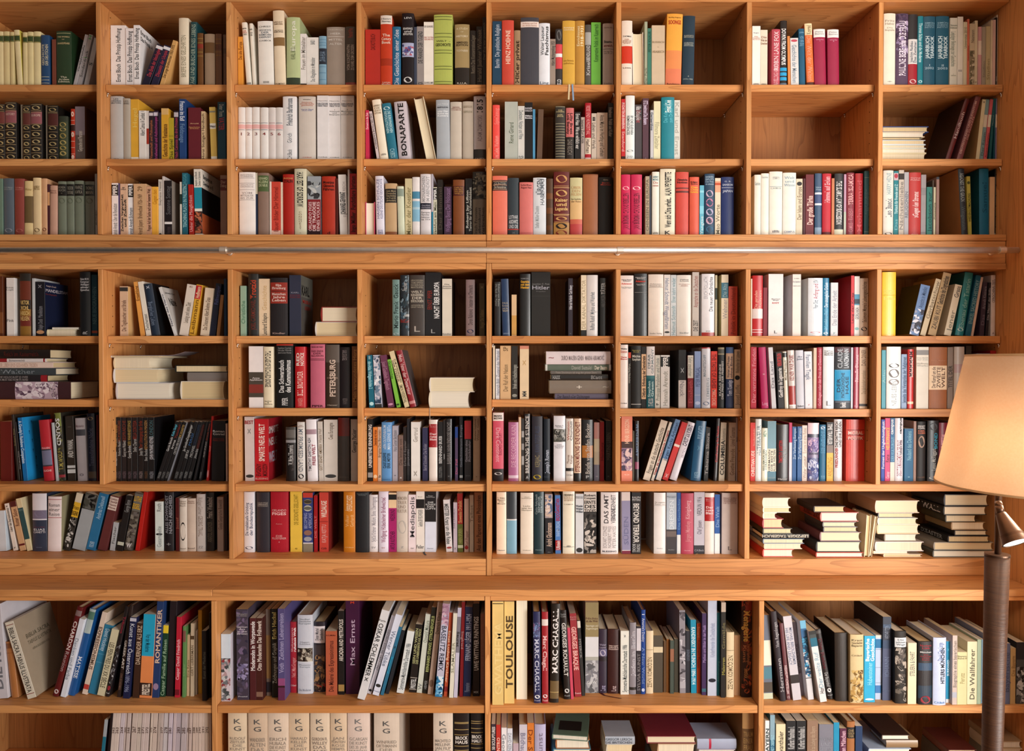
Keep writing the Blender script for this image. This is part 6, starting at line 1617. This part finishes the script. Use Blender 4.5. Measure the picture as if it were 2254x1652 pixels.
# ---------------------------------------------------------------- build them
stuff = MB()
def placement(b):
    """matrix from the book's own frame to the room, and its base point"""
    if b['lie']:
        W = b['xb'] - b['xa']; yaw = Matrix.Rotation(math.radians(b['yaw']), 4, 'Z')
        if b['S']:                       # spine to the room, head to the right
            M = Matrix(((0, 0, 1, b['xa']), (0, 1, 0, b['Y']), (-1, 0, 0, b['zb'] + b['th'] / 2), (0, 0, 0, 1)))
        else:                            # spine to the left, tail edge to the room
            M = Matrix(((0, 1, 0, b['xa']), (0, 0, 1, b['Y']), (1, 0, 0, b['zb'] + b['th'] / 2), (0, 0, 0, 1)))
        return M @ Matrix.Identity(4) if not b['yaw'] else Matrix.Translation((b['xa'], b['Y'], 0)) @ yaw @ Matrix.Translation((-b['xa'], -b['Y'], 0)) @ M
    t = b['t']; phi = b['phi']; z = b['z0'] + 0.0003
    if phi >= 0: piv = Vector((b['xb'], 0, z)); off = -t / 2
    else: piv = Vector((b['xa'], 0, z)); off = t / 2
    M = Matrix.Translation((piv.x, b['Y'], piv.z)) @ Matrix.Rotation(phi, 4, 'Y') @ Matrix.Translation((off, 0, 0))
    if b['P']: M = M @ Matrix.Translation((0, b['dep'], 0)) @ Matrix.Rotation(math.pi, 4, 'Z')
    return M
for b in books:
    if b['lie']:
        b['t'] = b['th']; W = b['xb'] - b['xa']; maxd = BK - 0.012 - b['Y']
        if b['S']: b['H'] = W; b['dep'] = min(maxd, max(0.11, min(W * 0.68, 0.2)))
        else: b['dep'] = W; b['H'] = min(maxd, max(0.15, W * 1.42))
        b['vs'] = 1
    else:
        wd = b['xb'] - b['xa']; ph = abs(b['phi']); t = wd * math.cos(ph)
        b['t'] = max(0.0035, t); b['H'] = (b['V'] - 0.0006 - b['t'] * math.sin(ph)) / math.cos(ph)
        b['dep'] = min(BK - 0.014 - b['Y'], max(0.11, b['H'] * (0.72 if b['row'] < 8 else 0.76)))
        b['vs'] = 1 if (b['xa'] < 0) else -1
    b['gloss'] = not b['flat'] and random.random() < 0.75
    cov, pg, le = book_geo(b); M = placement(b)
    if b['chosen']:
        r = empty('magazine' if b['mag'] else 'book'); r.matrix_world = M; r.rotation_mode = 'XYZ'
        tag(r, b['label'], 'magazine' if b['mag'] else 'book', GRP(b))
        cov.build('cover', r); pg.build('page_block', r)
        for nm_, l_ in sorted(le, key=lambda x: x[0] != 'picture'): l_.build(nm_, r)
        b['root'] = r
    else:
        for src in [cov, pg] + [x[1] for x in le]:
            b0 = len(stuff.v); stuff.v += [tuple(M @ Vector(v)) for v in src.v]
            for f, c_, mi_ in zip(src.f, src.c, src.m):
                stuff.f.append([i + b0 for i in f]); stuff.c.append(c_); stuff.m.append(stuff.mi(src.mats[mi_]))
so = stuff.build('smaller_books'); tag(so, 'the many smaller and narrower books filling the rows between the larger ones', 'books', None, 'stuff')
# ---------------------------------------------------------------- bookmark ribbons
def ribbon(px, col_, pts, wd=0.005, row=None):
    """hangs out of the standing or lying book whose spine covers px on that shelf; pts in room coordinates"""
    L = [b for b in books if b['chosen'] and b['row'] == row and b['x0'] - 4 <= px <= b['x1'] + 4]
    L.sort(key=lambda b: (b['lvl'] if b['lie'] else 0, abs(px - (b['x0'] + b['x1']) / 2)))
    if not L: return
    r = L[0]['root']; iv = r.matrix_world.inverted()
    mb = MB(); mb.path(pts, wd, lin(col_), M_INK)
    mb.v = [tuple(iv @ Vector(v)) for v in mb.v]
    mb.build('bookmark_ribbon', r)
def hang(px, row, c, col_, drop, wd=0.005, dx=0.0):
    z = SH[row, c][0] + 0.0012; yf = RS - 0.0015; x = X(px, 186 if row == 1 else 800, RS)
    ribbon(px, col_, [(x, 0.062, z), (x, yf + 0.002, z), (x, yf, z - 0.003), (x + dx / 2, yf - 0.001, z - drop / 2), (x + dx, yf - 0.002, z - drop)], wd, row)
hang(1253, 1, 4, 'd8c8a0', 0.052, 0.005, -0.002); hang(1260, 1, 4, '88a8c8', 0.055, 0.005, 0.003)
hang(209, 4, 0, 'c88838', 0.038, 0.003, -0.004)
hang(946, 5, 3, 'b8a898', 0.058, 0.0018, 0.001)
z = z7 + 0.001; ribbon(934, '201010', [(X(932, 1216, .1), 0.11, z), (X(933, 1217, .07), 0.075, z), (X(937, 1222, .05), 0.05, z)], 0.006, 7)
ribbon(1533, 'c8a878', [(X(1535, 1218, .1), 0.11, z), (X(1536, 1220, .07), 0.072, z), (X(1530, 1225, .05), 0.052, z)], 0.005, 7)
z = z80 + 0.001; yy = depth_on(1527, z80); y2 = depth_on(1536, z80)
ribbon(1330, '4c1018', [(X(1318, 1526, yy), yy + .02, z), (X(1330, 1530, yy), yy - .012, z), (X(1350, 1534, y2), y2 + .006, z), (X(1366, 1537, y2), y2 - .004, z)], 0.007, 8)
# ---------------------------------------------------------------- wall socket seen through the gap
zs = Z(1192, BK - .008); xs_ = X(1418, 1192, BK - .008)
so_ = empty('wall_socket', (xs_, BK - 0.0075, zs)); tag(so_, 'white wall socket on the back board behind the books, seventh shelf', 'socket')
mb = MB(); mb.box((-.021, -.004, -.012), (.021, 0, .012), (1, 1, 1), M_WHITE); mb.build('face_plate', so_)
mb = MB(); mb.tube((0, -.0042, 0), (0, -.0075, 0), .0085, .008, 20, M_WHITE); mb.build('outlet_ring', so_, True)
# loose papers lying on the second stack of the fifth shelf
top = [b for b in lying if b['row'] == 5 and b['c'] == 1 and b['x0'] < 300]
if top:
    tb = max(top, key=lambda b: b['zt']); zt0 = tb['zt'] + 0.0008
    mb = MB(); n = 10; x0p, x1p = X(288, 780, .07), X(404, 775, .07)
    for j in range(1):
        vs = []
        for i in range(n + 1):
            x = x0p + (x1p - x0p) * i / n; dz = 0.012 * max(0, (i / n - .72) / .28) ** 1.6
            vs += [(x, 0.06 + .02 * i / n, zt0 + dz), (x, 0.20, zt0 + dz * 1.1)]
        vs += [(a, b_, c_ + 0.0012) for a, b_, c_ in vs]; k = 2 * (n + 1)
        fs = [(2 * i, 2 * i + 2, 2 * i + 3, 2 * i + 1) for i in range(n)] + [(k + 2 * i, k + 2 * i + 2, k + 2 * i + 3, k + 2 * i + 1) for i in range(n)] + [(2 * i, 2 * i + 2, k + 2 * i + 2, k + 2 * i) for i in range(n)] + [(2 * n, 2 * n + 1, k + 2 * n + 1, k + 2 * n), (0, 1, k + 1, k)] + [(2 * i + 1, 2 * i + 3, k + 2 * i + 3, k + 2 * i + 1) for i in range(n)]
        mb.add(vs, fs, lin('8c7c80'), M_PAPER)
    tag(mb.build('booklet'), 'thin grey booklet with curled corner on top of the stack, fifth shelf', 'booklet')
# ---------------------------------------------------------------- the floor lamp
DL = 1.68; YLm = DL - D; k_ = DL / FPX
def P(px, py): x, z = at(px, py, YLm); return x, z
lamp = empty('floor_lamp', (P(2192, 1652)[0], YLm, 0)); tag(lamp, 'floor lamp with large cream conical shade, leather wrapped column and small reading spot', 'lamp')
L0 = lamp.location
M_SHADE = None
q = NT('cream_lamp_shade_cloth'); tc = q.n('ShaderNodeTexCoord'); n_ = q.n('ShaderNodeTexNoise'); n_.inputs['Scale'].default_value = 220; q.l(tc.outputs['Object'], n_.inputs[0])
cr = q.n('ShaderNodeValToRGB'); cr.color_ramp.elements[0].color = (*lin('f6dcbe'), 1); cr.color_ramp.elements[1].color = (*lin('fdead4'), 1); q.l(n_.outputs[0], cr.inputs[0])
df = q.n('ShaderNodeBsdfDiffuse'); tr = q.n('ShaderNodeBsdfTranslucent'); mx = q.n('ShaderNodeMixShader'); mx.inputs[0].default_value = 0.5
q.l(cr.outputs[0], df.inputs[0]); q.l(cr.outputs[0], tr.inputs[0]); q.l(df.outputs[0], mx.inputs[1]); q.l(tr.outputs[0], mx.inputs[2])
q.l(mx.outputs[0], q.t.nodes['Material Output'].inputs[0]); M_SHADE = q.m
q = NT('brown_leather_wrap'); tc = q.n('ShaderNodeTexCoord'); mp = q.n('ShaderNodeMapping'); mp.inputs['Scale'].default_value = (6, 6, 420); q.l(tc.outputs['Object'], mp.inputs[0])
wv = q.n('ShaderNodeTexNoise'); wv.inputs['Scale'].default_value = 2.2; wv.inputs['Detail'].default_value = 3; q.l(mp.outputs[0], wv.inputs[0])
cr = q.n('ShaderNodeValToRGB'); cr.color_ramp.elements[0].position = .35; cr.color_ramp.elements[0].color = (*lin('3a2216'), 1); cr.color_ramp.elements[1].position = .7; cr.color_ramp.elements[1].color = (*lin('54341f'), 1); q.l(wv.outputs[0], cr.inputs[0]); q.l(cr.outputs[0], q.p.inputs['Base Color'])
bp = q.n('ShaderNodeBump'); bp.inputs['Strength'].default_value = .35; bp.inputs['Distance'].default_value = .002; q.l(wv.outputs[0], bp.inputs['Height']); q.l(bp.outputs[0], q.p.inputs['Normal']); q.p.inputs['Roughness'].default_value = .45; M_LEATHER = q.m
q = NT('warm_bulb_glass'); q.p.inputs['Emission Color'].default_value = (1, .8, .55, 1); q.p.inputs['Emission Strength'].default_value = 14; M_BULB = q.m
q = NT('glowing_bulb'); q.p.inputs['Emission Color'].default_value = (1, .93, .8, 1); q.p.inputs['Emission Strength'].default_value = 2.2; M_GLOW = q.m
xs1, zs1_ = P(2312, 783); _, zs0 = P(2312, 1070)
r1, r0 = 162 * k_, 222 * k_
ax = xs1 - L0.x
mb = MB(); th = .0012
mb.lathe([(r0, zs0), (r1, zs1_), (r1 - th, zs1_), (r0 - th, zs0), (r0, zs0)], ax, 0, 96, M_SHADE); mb.build('lamp_shade', lamp, True)
M_TAPE = simple('shade_rim_tape', 'e0b888', .7)
for rr_, zz in ((r0, zs0), (r1, zs1_)):
    mb = MB(); mb.lathe([(rr_ + .0006, zz - .0004), (rr_ + .0006, zz + .004), (rr_ - .002, zz + .004), (rr_ - .002, zz - .0004), (rr_ + .0006, zz - .0004)], ax, 0, 96, M_TAPE); mb.build('shade_rim', lamp, True)
# column
ct_x, ct_z = P(2195, 1222); cb_x = P(2184, 1652)[0]
z_b = P(2184, 1652)[1]
bx = cb_x - (ct_x - cb_x) * (z_b - 0.03) / (ct_z - z_b)
slope = (ct_x - cb_x) / (ct_z - z_b)
rt, rb = 24.5 * k_, 20.5 * k_
r_floor = max(.014, rb - (rt - rb) * (z_b - .03) / (ct_z - z_b))
mb = MB(); mb.tube((ct_x - slope * (ct_z - .03) - L0.x, 0, .03), (ct_x - L0.x, 0, ct_z), r_floor, rt, 48, M_LEATHER); mb.build('column', lamp, True)
mb = MB(); mb.tube((ct_x - L0.x, 0, ct_z + .0003), (ct_x - L0.x, 0, ct_z + .004), rt * 1.03, rt * 1.03, 48, M_BRONZE); mb.build('column_cap', lamp, False)
fx = ct_x - slope * (ct_z - .03) - L0.x
mb = MB(); mb.lathe([(0, 0.001), (.15, .001), (.152, .006), (.148, .016), (.03, .024), (.02, .03), (0, .03)], fx, 0, 64, M_BRONZE); mb.build('base', lamp, True)
# stem, arm and socket
sx, _ = P(2197, 1150); sx -= L0.x; zt_s = zs1_ - .06
mb = MB(); mb.tube((sx, 0, ct_z + .004), (sx, 0, zt_s), .0068, .0068, 24, M_BRONZE); mb.tube((sx, 0, zt_s), (ax, 0, zt_s), .005, .005, 16, M_BRONZE); mb.build('stem', lamp, True)
mb = MB(); mb.tube((ax, 0, zt_s), (ax, 0, zt_s - .07), .018, .018, 24, M_BRONZE); mb.build('bulb_holder', lamp, True)
for i in range(3):
    a = 2.0944 * i + .5; mb = MB(); mb.tube((ax, 0, zt_s - .004), (ax + (r1 - .001) * math.cos(a), (r1 - .001) * math.sin(a), zs1_ - .004), .0016, .0016, 8, M_BRONZE); mb.build('shade_strut', lamp, True)
mb = MB(); zb_ = zt_s - .07
mb.lathe([(.001, zb_ - .001), (.014, zb_ - .003), (.020, zb_ - .03), (.030, zb_ - .06), (.026, zb_ - .085), (.012, zb_ - .098), (.001, zb_ - .1)], ax, 0, 32, M_BULB); mb.build('bulb', lamp, True)
# reading spot: joint, tapered head, glowing lens
yS = -0.022
def PS(px, py): x, z = at(px, py, YLm + yS); return Vector((x - L0.x, yS, z))
a_, b_ = PS(2203, 1130), PS(2212, 1186)
mb = MB(); dv = (b_ - a_).normalized() * 0; 
tilt = Vector((0, -.036, 0))
top_, bot_ = a_, b_ + tilt
ra, rb2 = 10.5 * k_, 27 * k_
dirv = (bot_ - top_).normalized()
mb.tube(top_, bot_, ra, rb2, 48, M_BRONZE, caps=False)
mb.tube(bot_, bot_ - dirv * .02, rb2 * .93, rb2 * .85, 48, M_BRONZE, caps=False)
mb.tube(top_, top_ - dirv * .003, ra, ra * .6, 32, M_BRONZE); mb.build('spot_head', lamp, True)
mb = MB(); c_ = bot_ - dirv * .001; mb.tube(c_, c_ - dirv * .003, rb2 * .86, rb2 * .86, 40, M_GLOW); mb.build('spot_lens', lamp, True)
mb = MB(); mb.tube(top_ - dirv * .002, PS(2199, 1112), .0085, .0075, 24, M_BRONZE); mb.tube(PS(2199, 1112), Vector((sx, 0, PS(2199, 1110).z)), .0075, .0075, 20, M_BRONZE); mb.build('spot_joint', lamp, True)

pl = bpy.data.lights.new('bulb_light', 'POINT'); pl.energy = 6.0; pl.color = (1.0, .86, .70); pl.shadow_soft_size = .06
po = bpy.data.objects.new('bulb_light', pl); col.objects.link(po); po.parent = lamp; po.location = (ax, 0, zb_ - .13)
sp = bpy.data.lights.new('spot_light', 'SPOT'); sp.energy = 1.2; sp.color = (1.0, .86, .66); sp.spot_size = 1.3; sp.shadow_soft_size = .015
so2 = bpy.data.objects.new('spot_light', sp); col.objects.link(so2); so2.parent = lamp; so2.location = bot_ + dirv * .004; so2.rotation_euler = dirv.to_track_quat('-Z', 'Y').to_euler()
